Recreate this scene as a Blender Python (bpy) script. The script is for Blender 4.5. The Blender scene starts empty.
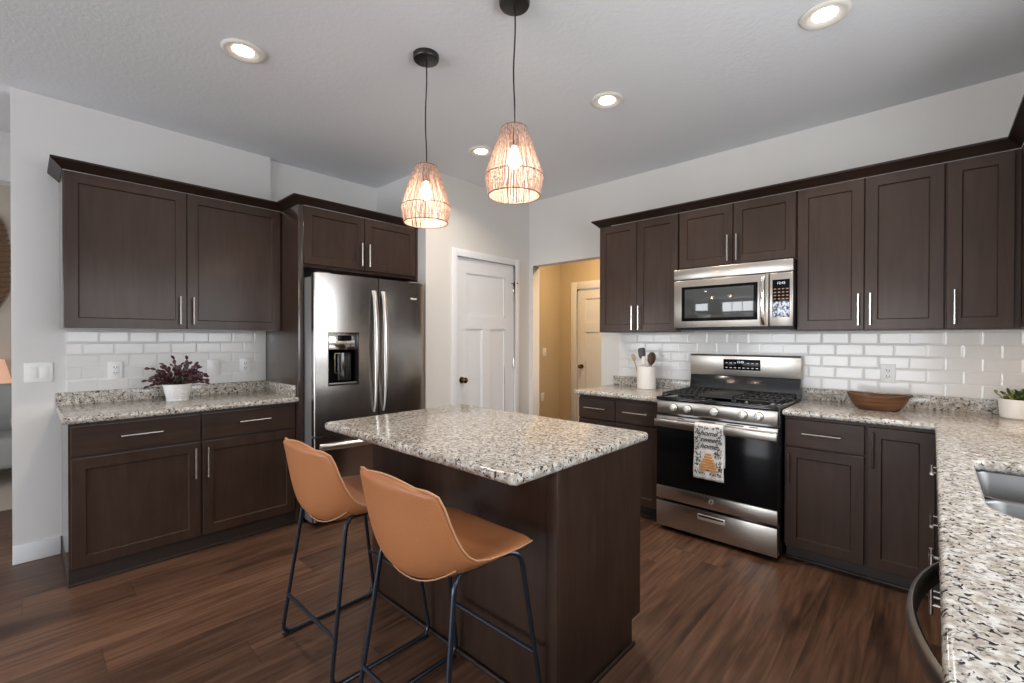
import bpy, bmesh, math, random
from mathutils import Vector, Matrix
from mathutils.geometry import tessellate_polygon
R = math.radians
PI = math.pi
scene = bpy.context.scene
COL = scene.collection
random.seed(7)

# ------------------------------------------------------------------ camera
cam_data = bpy.data.cameras.new('camera')
cam = bpy.data.objects.new('camera', cam_data)
COL.objects.link(cam)
scene.camera = cam
yaw, pitch, roll = R(42.825), R(-0.366), R(0.099)
fwd = Vector((-math.sin(yaw) * math.cos(pitch), math.cos(yaw) * math.cos(pitch), math.sin(pitch)))
rgt = Vector((math.cos(yaw), math.sin(yaw), 0))
upv = rgt.cross(fwd)
r2 = rgt * math.cos(roll) + upv * math.sin(roll)
u2 = upv * math.cos(roll) - rgt * math.sin(roll)
cam.matrix_world = Matrix(((r2.x, u2.x, -fwd.x, 0), (r2.y, u2.y, -fwd.y, 0), (r2.z, u2.z, -fwd.z, 1.33), (0, 0, 0, 1)))
cam_data.sensor_width = 36
cam_data.lens = 453.518 / 1024 * 36
cam_data.clip_start = 0.02
cam_data.clip_end = 60

# ------------------------------------------------------------------ world, daylight, exposure
scene.view_settings.view_transform = 'Standard'
scene.view_settings.look = 'None'
scene.view_settings.gamma = 1
scene.view_settings.use_curve_mapping = False
scene.view_settings.exposure = 0.14
scene.cycles.use_denoising = True
scene.cycles.sample_clamp_indirect = 6
world = bpy.data.worlds.new('world')
scene.world = world
world.use_nodes = True
world.node_tree.nodes['Background'].inputs[0].default_value = (0.75, 0.86, 1.0, 1)
world.node_tree.nodes['Background'].inputs[1].default_value = 1.2


def area_light(name, loc, rot, sx, sy, power, color):
    d = bpy.data.lights.new(name, 'AREA')
    d.shape = 'RECTANGLE'
    d.size, d.size_y = sx, sy
    d.energy = power
    d.color = color
    o = bpy.data.objects.new(name, d)
    o.location = loc
    o.rotation_euler = rot
    COL.objects.link(o)
    return o


DAY = (0.95, 0.975, 1.0)
# daylight entering through the openings of the walls
area_light('daylight_sink_window', (0.80, 1.35, 1.62), (0, R(90), 0), 1.0, 2.1, 34, DAY)     # right wall, faces -x
area_light('daylight_patio_doors', (-1.6, -4.62, 1.15), (R(90), 0, 0), 3.2, 2.1, 150, DAY)   # far end, faces +y
area_light('daylight_living_window', (-5.8, -4.62, 1.3), (R(90), 0, 0), 1.8, 1.6, 60, DAY)

ZC = 2.79
XL = -3.941      # left wall
XA = -3.989      # fridge alcove wall
XP = -3.191      # pantry wall
YB = 3.715       # range wall
XR = 0.655       # right wall
YP = 2.352
CT = 0.914


# ------------------------------------------------------------------ materials
def new_mat(name):
    m = bpy.data.materials.new(name)
    m.use_nodes = True
    nt = m.node_tree
    return m, nt, nt.nodes['Principled BSDF']


def pmat(name, col, rough=0.5, metal=0.0, emit=None, estr=0.0, spec=None, coat=0.0, trans=0.0, bump=0.0, bscale=200.0, var=0.0):
    m, nt, b = new_mat(name)
    b.inputs['Base Color'].default_value = (*col, 1)
    b.inputs['Roughness'].default_value = rough
    b.inputs['Metallic'].default_value = metal
    if spec is not None:
        b.inputs['Specular IOR Level'].default_value = spec
    if coat:
        b.inputs['Coat Weight'].default_value = coat
        b.inputs['Coat Roughness'].default_value = 0.12
    if trans:
        b.inputs['Transmission Weight'].default_value = trans
    if emit:
        b.inputs['Emission Color'].default_value = (*emit, 1)
        b.inputs['Emission Strength'].default_value = estr
    tc = nt.nodes.new('ShaderNodeTexCoord')
    n = nt.nodes.new('ShaderNodeTexNoise')
    n.inputs['Scale'].default_value = bscale
    n.inputs['Detail'].default_value = 3
    nt.links.new(tc.outputs['Object'], n.inputs['Vector'])
    if bump:
        bp = nt.nodes.new('ShaderNodeBump')
        bp.inputs['Strength'].default_value = bump
        bp.inputs['Distance'].default_value = 0.002
        nt.links.new(n.outputs['Fac'], bp.inputs['Height'])
        nt.links.new(bp.outputs['Normal'], b.inputs['Normal'])
    if var:
        mx = nt.nodes.new('ShaderNodeMix')
        mx.data_type = 'RGBA'
        mx.inputs[6].default_value = (*[c * (1 - var) for c in col], 1)
        mx.inputs[7].default_value = (*[min(1, c * (1 + var)) for c in col], 1)
        nt.links.new(n.outputs['Fac'], mx.inputs[0])
        nt.links.new(mx.outputs[2], b.inputs['Base Color'])
    return m


def N(nt, typ, **kw):
    n = nt.nodes.new(typ)
    for k, v in kw.items():
        setattr(n, k, v)
    return n


def ramp(nt, stops, fac):
    r = nt.nodes.new('ShaderNodeValToRGB')
    e = r.color_ramp.elements
    while len(e) < len(stops):
        e.new(0.5)
    for el, (p, c) in zip(e, stops):
        el.position = p
        el.color = (*c, 1)
    nt.links.new(fac, r.inputs['Fac'])
    return r.outputs['Color']


def mixc(nt, fac, a, b, mode='MIX'):
    m = nt.nodes.new('ShaderNodeMix')
    m.data_type = 'RGBA'
    m.blend_type = mode
    for sock, v in ((m.inputs[0], fac), (m.inputs[6], a), (m.inputs[7], b)):
        if hasattr(v, 'is_linked'):
            nt.links.new(v, sock)
        elif isinstance(v, tuple):
            sock.default_value = (*v, 1)
        else:
            sock.default_value = v
    return m.outputs[2]


def math_n(nt, op, a, b=None):
    m = nt.nodes.new('ShaderNodeMath')
    m.operation = op
    for i, v in enumerate((a, b)):
        if v is None:
            continue
        if hasattr(v, 'is_linked'):
            nt.links.new(v, m.inputs[i])
        else:
            m.inputs[i].default_value = v
    return m.outputs[0]


def wood_mat(name, c0, c1, rough=0.32, scale=(14, 14, 1.6), coat=0.25):
    m, nt, b = new_mat(name)
    tc = N(nt, 'ShaderNodeTexCoord')
    mp = N(nt, 'ShaderNodeMapping')
    mp.inputs['Scale'].default_value = scale
    nt.links.new(tc.outputs['Object'], mp.inputs['Vector'])
    n1 = N(nt, 'ShaderNodeTexNoise')
    n1.inputs['Scale'].default_value = 2.0
    n1.inputs['Detail'].default_value = 6
    n1.inputs['Distortion'].default_value = 0.6
    nt.links.new(mp.outputs[0], n1.inputs['Vector'])
    n2 = N(nt, 'ShaderNodeTexNoise')
    n2.inputs['Scale'].default_value = 2.2
    n2.inputs['Detail'].default_value = 2
    nt.links.new(tc.outputs['Object'], n2.inputs['Vector'])
    c = ramp(nt, [(0.3, c0), (0.7, c1)], n1.outputs['Fac'])
    sh = ramp(nt, [(0.3, (0.8, 0.8, 0.8)), (0.7, (1.15, 1.15, 1.15))], n2.outputs['Fac'])
    c = mixc(nt, 1.0, c, sh, 'MULTIPLY')
    nt.links.new(c, b.inputs['Base Color'])
    b.inputs['Roughness'].default_value = rough
    b.inputs['Coat Weight'].default_value = coat
    b.inputs['Coat Roughness'].default_value = 0.12 if coat > .5 else 0.2
    b.inputs['Specular IOR Level'].default_value = 0.2 if coat < .5 else 0.5
    bp = N(nt, 'ShaderNodeBump')
    bp.inputs['Strength'].default_value = 0.05
    bp.inputs['Distance'].default_value = 0.002
    nt.links.new(n1.outputs['Fac'], bp.inputs['Height'])
    nt.links.new(bp.outputs['Normal'], b.inputs['Normal'])
    return m


def granite_mat():
    m, nt, b = new_mat('speckled_granite')
    tc = N(nt, 'ShaderNodeTexCoord')

    def noise(s, d=4, dist=0.0, off=0.0):
        mp = N(nt, 'ShaderNodeMapping')
        mp.inputs['Location'].default_value = (off, off * 1.7, off * 0.6)
        nt.links.new(tc.outputs['Object'], mp.inputs['Vector'])
        n = N(nt, 'ShaderNodeTexNoise')
        n.inputs['Scale'].default_value = s
        n.inputs['Detail'].default_value = d
        n.inputs['Distortion'].default_value = dist
        nt.links.new(mp.outputs[0], n.inputs['Vector'])
        return n.outputs['Fac']
    base = ramp(nt, [(0.33, (0.34, 0.29, 0.23)), (0.48, (0.48, 0.44, 0.385)), (0.62, (0.62, 0.60, 0.565))], noise(50, 4))
    gray = ramp(nt, [(0.53, (0, 0, 0)), (0.60, (1, 1, 1))], noise(80, 4, 0.5, 3.1))
    c = mixc(nt, math_n(nt, 'MULTIPLY', gray, 0.75), base, (0.27, 0.245, 0.225))
    brown = ramp(nt, [(0.60, (0, 0, 0)), (0.66, (1, 1, 1))], noise(120, 3, 0.3, 7.7))
    c = mixc(nt, math_n(nt, 'MULTIPLY', brown, 0.5), c, (0.20, 0.12, 0.075))
    blk = ramp(nt, [(0.570, (0, 0, 0)), (0.605, (1, 1, 1))], noise(88, 4, 0.9, 12.3))
    c = mixc(nt, blk, c, (0.022, 0.022, 0.026))
    nt.links.new(c, b.inputs['Base Color'])
    b.inputs['Roughness'].default_value = 0.14
    b.inputs['Specular IOR Level'].default_value = 0.55
    return m


def floor_mat():
    m, nt, b = new_mat('walnut_plank_floor')
    tc = N(nt, 'ShaderNodeTexCoord')
    sp = N(nt, 'ShaderNodeSeparateXYZ')
    nt.links.new(tc.outputs['Object'], sp.inputs[0])
    W, L = 0.20, 1.9
    xr = math_n(nt, 'DIVIDE', sp.outputs[0], W)
    row = math_n(nt, 'FLOOR', xr)
    fx = math_n(nt, 'FRACT', xr)
    wn = N(nt, 'ShaderNodeTexWhiteNoise', noise_dimensions='1D')
    nt.links.new(row, wn.inputs['W'])
    yr = math_n(nt, 'ADD', math_n(nt, 'DIVIDE', sp.outputs[1], L), wn.outputs['Value'])
    colr = math_n(nt, 'FLOOR', yr)
    fy = math_n(nt, 'FRACT', yr)
    idn = N(nt, 'ShaderNodeTexWhiteNoise', noise_dimensions='2D')
    cb = N(nt, 'ShaderNodeCombineXYZ')
    nt.links.new(row, cb.inputs[0])
    nt.links.new(colr, cb.inputs[1])
    nt.links.new(cb.outputs[0], idn.inputs['Vector'])
    # grain
    cv = N(nt, 'ShaderNodeCombineXYZ')
    nt.links.new(math_n(nt, 'MULTIPLY', sp.outputs[0], 16.0), cv.inputs[0])
    nt.links.new(math_n(nt, 'MULTIPLY', sp.outputs[1], 0.9), cv.inputs[1])
    nt.links.new(math_n(nt, 'MULTIPLY', idn.outputs['Value'], 40.0), cv.inputs[2])
    g = N(nt, 'ShaderNodeTexNoise')
    g.inputs['Scale'].default_value = 1.6
    g.inputs['Detail'].default_value = 7
    g.inputs['Distortion'].default_value = 1.6
    nt.links.new(cv.outputs[0], g.inputs['Vector'])
    cv2 = N(nt, 'ShaderNodeCombineXYZ')
    nt.links.new(math_n(nt, 'MULTIPLY', sp.outputs[0], 5.0), cv2.inputs[0])
    nt.links.new(math_n(nt, 'MULTIPLY', sp.outputs[1], 1.2), cv2.inputs[1])
    nt.links.new(math_n(nt, 'MULTIPLY', idn.outputs['Value'], 91.0), cv2.inputs[2])
    k = N(nt, 'ShaderNodeTexNoise')
    k.inputs['Scale'].default_value = 1.4
    k.inputs['Detail'].default_value = 2
    nt.links.new(cv2.outputs[0], k.inputs['Vector'])
    c = ramp(nt, [(0.28, (0.060, 0.028, 0.016)), (0.5, (0.122, 0.061, 0.036)), (0.72, (0.178, 0.096, 0.059))], g.outputs['Fac'])
    kn = ramp(nt, [(0.30, (0.45, 0.42, 0.42)), (0.46, (1, 1, 1))], k.outputs['Fac'])
    c = mixc(nt, 1.0, c, kn, 'MULTIPLY')
    tone = ramp(nt, [(0.0, (0.68, 0.66, 0.66)), (1.0, (1.2, 1.18, 1.16))], idn.outputs['Value'])
    c = mixc(nt, 1.0, c, tone, 'MULTIPLY')
    gap = math_n(nt, 'MAXIMUM', math_n(nt, 'LESS_THAN', fx, 0.014), math_n(nt, 'LESS_THAN', fy, 0.002))
    c = mixc(nt, math_n(nt, 'MULTIPLY', gap, 0.5), c, (0.015, 0.008, 0.006))
    nt.links.new(c, b.inputs['Base Color'])
    b.inputs['Roughness'].default_value = 0.42
    bp = N(nt, 'ShaderNodeBump')
    bp.inputs['Strength'].default_value = 0.12
    bp.inputs['Distance'].default_value = 0.002
    nt.links.new(g.outputs['Fac'], bp.inputs['Height'])
    nt.links.new(bp.outputs['Normal'], b.inputs['Normal'])
    return m


def steel_mat(name, col=(0.50, 0.465, 0.425), rough=0.29, horiz=True):
    m, nt, b = new_mat(name)
    tc = N(nt, 'ShaderNodeTexCoord')
    mp = N(nt, 'ShaderNodeMapping')
    mp.inputs['Scale'].default_value = (3, 3, 420) if horiz else (300, 300, 2)
    nt.links.new(tc.outputs['Object'], mp.inputs['Vector'])
    n = N(nt, 'ShaderNodeTexNoise')
    n.inputs['Scale'].default_value = 1.0
    n.inputs['Detail'].default_value = 2
    nt.links.new(mp.outputs[0], n.inputs['Vector'])
    rr = N(nt, 'ShaderNodeMapRange')
    rr.inputs['To Min'].default_value = rough - 0.04
    rr.inputs['To Max'].default_value = rough + 0.05
    nt.links.new(n.outputs['Fac'], rr.inputs['Value'])
    nt.links.new(rr.outputs[0], b.inputs['Roughness'])
    b.inputs['Base Color'].default_value = (*col, 1)
    b.inputs['Metallic'].default_value = 1
    bp = N(nt, 'ShaderNodeBump')
    bp.inputs['Strength'].default_value = 0.006
    bp.inputs['Distance'].default_value = 0.001
    nt.links.new(n.outputs['Fac'], bp.inputs['Height'])
    nt.links.new(bp.outputs['Normal'], b.inputs['Normal'])
    return m


def strand_mat():
    m, nt, b = new_mat('woven_jute_strands')
    tc = N(nt, 'ShaderNodeTexCoord')
    n = N(nt, 'ShaderNodeTexNoise')
    n.inputs['Scale'].default_value = 1
    mp = N(nt, 'ShaderNodeMapping')
    mp.inputs['Scale'].default_value = (220, 220, 12)
    nt.links.new(tc.outputs['Object'], mp.inputs['Vector'])
    nt.links.new(mp.outputs[0], n.inputs['Vector'])
    c = ramp(nt, [(0.35, (0.42, 0.27, 0.20)), (0.65, (0.86, 0.72, 0.62))], n.outputs['Fac'])
    nt.links.new(c, b.inputs['Base Color'])
    b.inputs['Roughness'].default_value = 0.8
    tr = N(nt, 'ShaderNodeBsdfTranslucent')
    nt.links.new(c, tr.inputs['Color'])
    mx = N(nt, 'ShaderNodeMixShader')
    mx.inputs[0].default_value = 0.35
    nt.links.new(b.outputs[0], mx.inputs[1])
    nt.links.new(tr.outputs[0], mx.inputs[2])
    nt.links.new(mx.outputs[0], nt.nodes['Material Output'].inputs['Surface'])
    return m


MT = {
    'wall': pmat('greige_wall_paint', (0.69, 0.665, 0.635), 0.85, bump=0.10, bscale=180, var=0.01),
    'wall_white': pmat('white_wall_paint', (0.72, 0.71, 0.70), 0.85, bump=0.10, bscale=180, var=0.01),
    'hall': pmat('hall_wall_paint', (0.60, 0.50, 0.36), 0.85, bump=0.10, bscale=180, var=0.01),
    'ceil': pmat('textured_ceiling_paint', (0.76, 0.775, 0.80), 0.9, bump=0.7, bscale=55, var=0.01),
    'trim': pmat('white_trim_paint', (0.79, 0.80, 0.82), 0.4, var=0.01),
    'cab': wood_mat('espresso_stained_maple', (0.034, 0.017, 0.0115), (0.047, 0.026, 0.018), rough=.5, coat=.28),
    'cabside': wood_mat('glossy_espresso_side', (0.028, 0.015, 0.011), (0.044, 0.025, 0.019), rough=0.3, coat=0.9),
    'cabx': wood_mat('espresso_stained_rail', (0.034, 0.017, 0.0115), (0.047, 0.026, 0.018), rough=.5, coat=.28, scale=(1.6, 14, 14)),
    'crown': wood_mat('espresso_crown_wood', (0.016, 0.0075, 0.005), (0.024, 0.012, 0.008), rough=.42, coat=0.15, scale=(2, 2, 20)),
    'toe': pmat('dark_toe_kick', (0.026, 0.017, 0.0135), 0.5, var=0.1),
    'granite': granite_mat(),
    'floor': floor_mat(),
    'steel': steel_mat('brushed_stainless_steel'),
    'steel_v': steel_mat('brushed_stainless_vertical', (0.46, 0.44, 0.42), 0.20, False),
    'steel_grey': pmat('grey_enamel_side', (0.30, 0.30, 0.31), 0.4, 0.6, var=0.02),
    'nickel': pmat('satin_nickel', (0.72, 0.70, 0.67), 0.22, 1.0, var=0.02),
    'bright': pmat('polished_steel', (0.85, 0.84, 0.82), 0.12, 1.0, var=0.02),
    'sink': steel_mat('sink_steel', (0.20, 0.198, 0.195), 0.40),
    'black': pmat('black_plastic', (0.012, 0.012, 0.013), 0.35, var=0.05),
    'blackgl': pmat('black_glass', (0.005, 0.005, 0.006), 0.13, spec=0.14, var=0.05),
    'enamel': pmat('black_enamel', (0.010, 0.010, 0.012), 0.12, coat=0.5, var=0.05),
    'iron': pmat('cast_iron', (0.018, 0.018, 0.019), 0.5, bump=0.3, bscale=300),
    'darkgl': pmat('smoked_window_glass', (0.05, 0.055, 0.055), 0.05, spec=0.9, var=0.05),
    'tile': pmat('white_glazed_tile', (0.77, 0.76, 0.745), 0.14, spec=0.5, var=0.01),
    'grout': pmat('white_grout', (0.79, 0.78, 0.765), 0.9, bump=0.2, bscale=600),
    'plate': pmat('white_plastic', (0.88, 0.88, 0.87), 0.35, var=0.01),
    'slot': pmat('outlet_slots', (0.05, 0.05, 0.05), 0.5, var=0.02),
    'leather': pmat('cognac_leather', (0.42, 0.165, 0.065), 0.42, bump=0.35, bscale=260, var=0.12),
    'stitch': pmat('tan_stitching', (0.52, 0.27, 0.14), 0.6, var=0.05),
    'leg': pmat('gunmetal_tube', (0.045, 0.055, 0.075), 0.32, 0.75, var=0.05),
    'rubber': pmat('black_rubber', (0.01, 0.01, 0.01), 0.7, var=0.05),
    'strand': strand_mat(),
    'ring': pmat('brown_wire_ring', (0.22, 0.10, 0.06), 0.6, var=0.05),
    'bulb': pmat('glowing_bulb', (1, 0.9, 0.75), 0.3, emit=(1.0, 0.86, 0.68), estr=26, var=0.0),
    'lens': pmat('lit_led_lens', (1, 1, 1), 0.4, emit=(1.0, 0.90, 0.74), estr=14, var=0.0),
    'knob': pmat('satin_knob_metal', (0.86, 0.85, 0.83), 0.42, 0.85, var=0.02),
    'hdl': pmat('brushed_handle_steel', (0.66, 0.65, 0.63), 0.30, 1.0, var=0.02),
    'warmled': pmat('warm_led_strip', (1, 1, 1), 0.4, emit=(1.0, 0.75, 0.5), estr=6, var=0.0),
    'dwh': pmat('dark_satin_steel', (0.30, 0.275, 0.25), 0.36, 1.0, var=0.02),
    'canw': pmat('warm_white_baffle', (0.80, 0.76, 0.70), 0.5, var=0.01),
    'pot': pmat('white_ceramic', (0.78, 0.77, 0.75), 0.3, var=0.01),
    'cream': pmat('cream_stoneware', (0.74, 0.70, 0.66), 0.4, var=0.02),
    'soil': pmat('potting_soil', (0.03, 0.018, 0.012), 0.9, bump=0.6, bscale=200),
    'purple': pmat('purple_leaf', (0.050, 0.013, 0.022), 0.45, bscale=90, var=0.5),
    'green': pmat('green_leaf', (0.040, 0.075, 0.018), 0.45, bscale=60, var=0.35),
    'olive': pmat('olive_leaf', (0.17, 0.20, 0.06), 0.5, bscale=60, var=0.35),
    'bowl': wood_mat('acacia_bowl_wood', (0.065, 0.028, 0.013), (0.19, 0.088, 0.044), 0.35, (3, 3, 28), 0.2),
    'spoon': wood_mat('light_wood_utensil', (0.36, 0.24, 0.15), (0.50, 0.36, 0.25), 0.6, (20, 20, 3), 0),
    'spoond': wood_mat('walnut_utensil', (0.06, 0.032, 0.02), (0.13, 0.075, 0.05), 0.5, (20, 20, 3), 0),
    'silicone': pmat('grey_silicone', (0.09, 0.085, 0.085), 0.5, var=0.05),
    'ivory': pmat('ivory_silicone', (0.70, 0.66, 0.58), 0.5, var=0.02),
    'towel': pmat('white_cotton_towel', (0.80, 0.79, 0.76), 0.9, bump=0.4, bscale=500, var=0.02),
    'ink': pmat('charcoal_print', (0.04, 0.045, 0.05), 0.9, var=0.05),
    'honey': pmat('honey_print', (0.62, 0.27, 0.07), 0.9, var=0.1),
    'led': pmat('clock_display', (0.02, 0.02, 0.03), 0.3, emit=(0.75, 0.85, 1.0), estr=1.2, var=0.0),
    'brass': pmat('antique_bronze', (0.19, 0.13, 0.085), 0.25, 1.0, var=0.05),
    'greyfab': pmat('grey_upholstery', (0.38, 0.385, 0.37), 0.95, bump=0.4, bscale=300, var=0.05),
    'rug': pmat('beige_rug_pile', (0.42, 0.36, 0.30), 1.0, bump=0.8, bscale=120, var=0.15),
    'rattan': pmat('brown_rattan', (0.16, 0.09, 0.045), 0.7, bump=1.0, bscale=90, var=0.4),
    'lampshade': pmat('warm_lampshade', (0.75, 0.50, 0.38), 0.8, emit=(1.0, 0.55, 0.36), estr=0.45),
}
# reflection on the keypad's lower field, painted as blue and white mottling
_m, _nt, _b = new_mat('painted_keypad_reflection')
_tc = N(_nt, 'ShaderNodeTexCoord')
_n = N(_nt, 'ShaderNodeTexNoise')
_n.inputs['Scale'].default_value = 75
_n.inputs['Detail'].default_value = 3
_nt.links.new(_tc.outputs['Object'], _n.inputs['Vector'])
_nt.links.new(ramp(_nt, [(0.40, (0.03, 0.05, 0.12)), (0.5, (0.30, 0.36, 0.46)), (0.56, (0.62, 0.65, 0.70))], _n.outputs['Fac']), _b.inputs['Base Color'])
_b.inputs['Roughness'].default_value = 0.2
MT['painted_reflection'] = _m


# ------------------------------------------------------------------ mesh helpers
class B:
    def __init__(self):
        self.bm = bmesh.new()

    def box(self, x0, x1, y0, y1, z0, z1, bev=0.0, seg=2, mtx=None):
        tmp = bmesh.new()
        bmesh.ops.create_cube(tmp, size=1.0)
        for v in tmp.verts:
            v.co = Vector((x0 + (v.co.x + .5) * (x1 - x0), y0 + (v.co.y + .5) * (y1 - y0), z0 + (v.co.z + .5) * (z1 - z0)))
        if bev:
            bmesh.ops.bevel(tmp, geom=tmp.edges[:], offset=bev, segments=seg, profile=0.5, affect='EDGES')
        self._add(tmp, mtx)
        return self

    def _add(self, tmp, mtx=None):
        if mtx is not None:
            tmp.transform(mtx)
        me = bpy.data.meshes.new('tmp')
        tmp.to_mesh(me)
        tmp.free()
        self.bm.from_mesh(me)
        bpy.data.meshes.remove(me)

    def grid(self, rows, closed_u=False, closed_v=False, cap=False):
        """rows of points -> quads"""
        bm = self.bm
        V = [[bm.verts.new(p) for p in r] for r in rows]
        n, m = len(V), len(V[0])
        for i in range(n if closed_v else n - 1):
            for j in range(m if closed_u else m - 1):
                a, b, c, d = V[i][j], V[i][(j + 1) % m], V[(i + 1) % n][(j + 1) % m], V[(i + 1) % n][j]
                try:
                    bm.faces.new((a, b, c, d))
                except ValueError:
                    pass
        if cap:
            for r in (V[0][::-1], V[-1]):
                try:
                    bm.faces.new(r)
                except ValueError:
                    pass
        return self

    def tube(self, pts, r, n=8, cap=True, closed=False):
        pts = [Vector(p) for p in pts]
        rows = []
        prev = None
        L = len(pts)
        for i, p in enumerate(pts):
            if closed:
                t = pts[(i + 1) % L] - pts[i - 1]
            else:
                t = pts[min(i + 1, L - 1)] - pts[max(i - 1, 0)]
            t.normalize()
            if prev is None:
                a = Vector((0, 0, 1)) if abs(t.z) < 0.9 else Vector((1, 0, 0))
                u = t.cross(a).normalized()
            else:
                u = (prev - t * prev.dot(t)).normalized()
            prev = u
            w = t.cross(u)
            rr = r[i] if isinstance(r, (list, tuple)) else r
            rows.append([p + u * (rr * math.cos(2 * PI * k / n)) + w * (rr * math.sin(2 * PI * k / n)) for k in range(n)])
        self.grid(rows, closed_u=True, closed_v=closed, cap=cap and not closed)
        return self

    def lathe(self, prof, n=32, c=(0, 0, 0), axis='z', cap=True, sx=1.0, sy=1.0):
        rows = []
        for r, z in prof:
            row = []
            for k in range(n):
                a = 2 * PI * k / n
                p = (r * math.cos(a) * sx, r * math.sin(a) * sy, z)
                if axis == 'x':
                    p = (p[2], p[0], p[1])
                elif axis == 'y':
                    p = (p[0], p[2], p[1])
                row.append(Vector(p) + Vector(c))
            rows.append(row)
        self.grid(rows, closed_u=True, cap=cap)
        return self

    def poly(self, pts2, z0, z1, plane='z', bev=0):
        """convex/concave polygon extruded; plane: normal axis"""
        tmp = bmesh.new()

        def P(a, b, c):
            return {'z': (a, b, c), 'y': (a, c, b), 'x': (c, a, b)}[plane]
        v0 = [tmp.verts.new(P(a, b, z0)) for a, b in pts2]
        v1 = [tmp.verts.new(P(a, b, z1)) for a, b in pts2]
        tmp.faces.new(v0[::-1])
        tmp.faces.new(v1)
        n = len(pts2)
        for i in range(n):
            tmp.faces.new((v0[i], v0[(i + 1) % n], v1[(i + 1) % n], v1[i]))
        if bev:
            bmesh.ops.bevel(tmp, geom=tmp.edges[:], offset=bev, segments=2, profile=0.5, affect='EDGES')
        self._add(tmp)
        return self

    def done(self, name, mat, parent=None, loc=None, rot=None, sharp=35, **props):
        bm = self.bm
        bmesh.ops.remove_doubles(bm, verts=bm.verts[:], dist=1e-6)
        bmesh.ops.recalc_face_normals(bm, faces=bm.faces[:])
        for f in bm.faces:
            f.smooth = True
        lim = R(sharp)
        for e in bm.edges:
            if len(e.link_faces) == 2 and e.calc_face_angle(0) > lim:
                e.smooth = False
        me = bpy.data.meshes.new(name)
        bm.to_mesh(me)
        bm.free()
        me.materials.append(MT[mat] if isinstance(mat, str) else mat)
        o = bpy.data.objects.new(name, me)
        COL.objects.link(o)
        if parent:
            o.parent = parent
        if loc:
            o.location = loc
        if rot:
            o.rotation_euler = rot
        for k, v in props.items():
            o[k] = v
        return o


def thing(name, label, cat, loc=(0, 0, 0), rz=0.0, group=None):
    o = bpy.data.objects.new(name, None)
    o.empty_display_size = 0.1
    COL.objects.link(o)
    o.location = loc
    o.rotation_euler = (0, 0, rz)
    o['label'] = label
    o['category'] = cat
    if group:
        o['group'] = group
    return o


def tag(o, label, cat, group=None):
    o['label'] = label
    o['category'] = cat
    if group:
        o['group'] = group
    return o


def struct(b, name, mat, **k):
    o = b.done(name, mat, **k)
    o['kind'] = 'structure'
    return o


def text(name, s, size, mat, parent, loc, rot, shear=0.0, ext=0.0004, bold=0.0, align='CENTER'):
    c = bpy.data.curves.new(name, 'FONT')
    c.body = s
    c.size = size
    c.extrude = ext
    c.shear = shear
    c.offset = bold
    c.align_x = align
    c.align_y = 'CENTER'
    c.materials.append(MT[mat])
    tmp = bpy.data.objects.new(name, c)
    COL.objects.link(tmp)
    me = bpy.data.meshes.new_from_object(tmp)
    bpy.data.objects.remove(tmp)
    o = bpy.data.objects.new(name, me)
    COL.objects.link(o)
    o.parent = parent
    o.location = loc
    o.rotation_euler = rot
    return o


def dup(root, loc, label=None, rz=None, group=None):
    r = root.copy()
    COL.objects.link(r)
    r.location = loc
    if rz is not None:
        r.rotation_euler = (0, 0, rz)
    if label:
        r['label'] = label
    if group:
        r['group'] = group
    for ch in list(root.children):
        c = ch.copy()
        COL.objects.link(c)
        c.parent = r
        for g in ch.children:
            d = g.copy()
            COL.objects.link(d)
            d.parent = c
    return r


def offset_poly(pts, d):
    """offset a CCW polygon inward by d (miter)"""
    n = len(pts)
    out = []
    for i in range(n):
        p0, p1, p2 = Vector(pts[i - 1]), Vector(pts[i]), Vector(pts[(i + 1) % n])
        a = (p1 - p0).normalized()
        b_ = (p2 - p1).normalized()
        na, nb = Vector((-a.y, a.x)), Vector((-b_.y, b_.x))
        m = na + nb
        m = m / max(m.dot(na), 0.2) if m.length > 1e-6 else na
        m = m * 1.0
        out.append((p1.x + m.x * d, p1.y + m.y * d))
    return out


def slab(b, outer, holes, z0, z1, r=0.012):
    """countertop: CCW outer polygon, CW holes, rounded edges"""
    prof = [(r, z0)] + [(r - r * math.sin(a), z0 + r - r * math.cos(a)) for a in (R(30), R(60), R(90))]
    prof += [(r - r * math.cos(a), z1 - r + r * math.sin(a)) for a in (R(0), R(30), R(60), R(90))]
    bm = b.bm
    caps0, caps1 = [], []
    for k, poly in enumerate([outer] + holes):
        rings = []
        for off, z in prof:
            rings.append([(x, y, z) for x, y in offset_poly(poly, off)])
        V = [[bm.verts.new(p) for p in rg] for rg in rings]
        n = len(poly)
        for i in range(len(V) - 1):
            for j in range(n):
                bm.faces.new((V[i][j], V[i][(j + 1) % n], V[i + 1][(j + 1) % n], V[i + 1][j]))
        caps0.append(V[0])
        caps1.append(V[-1])
    for caps in (caps0, caps1):
        flat = [v for c in caps for v in c]
        tris = tessellate_polygon([[v.co.copy() for v in c] for c in caps])
        for t in tris:
            try:
                bm.faces.new([flat[i] for i in t])
            except ValueError:
                pass
    return b


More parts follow.
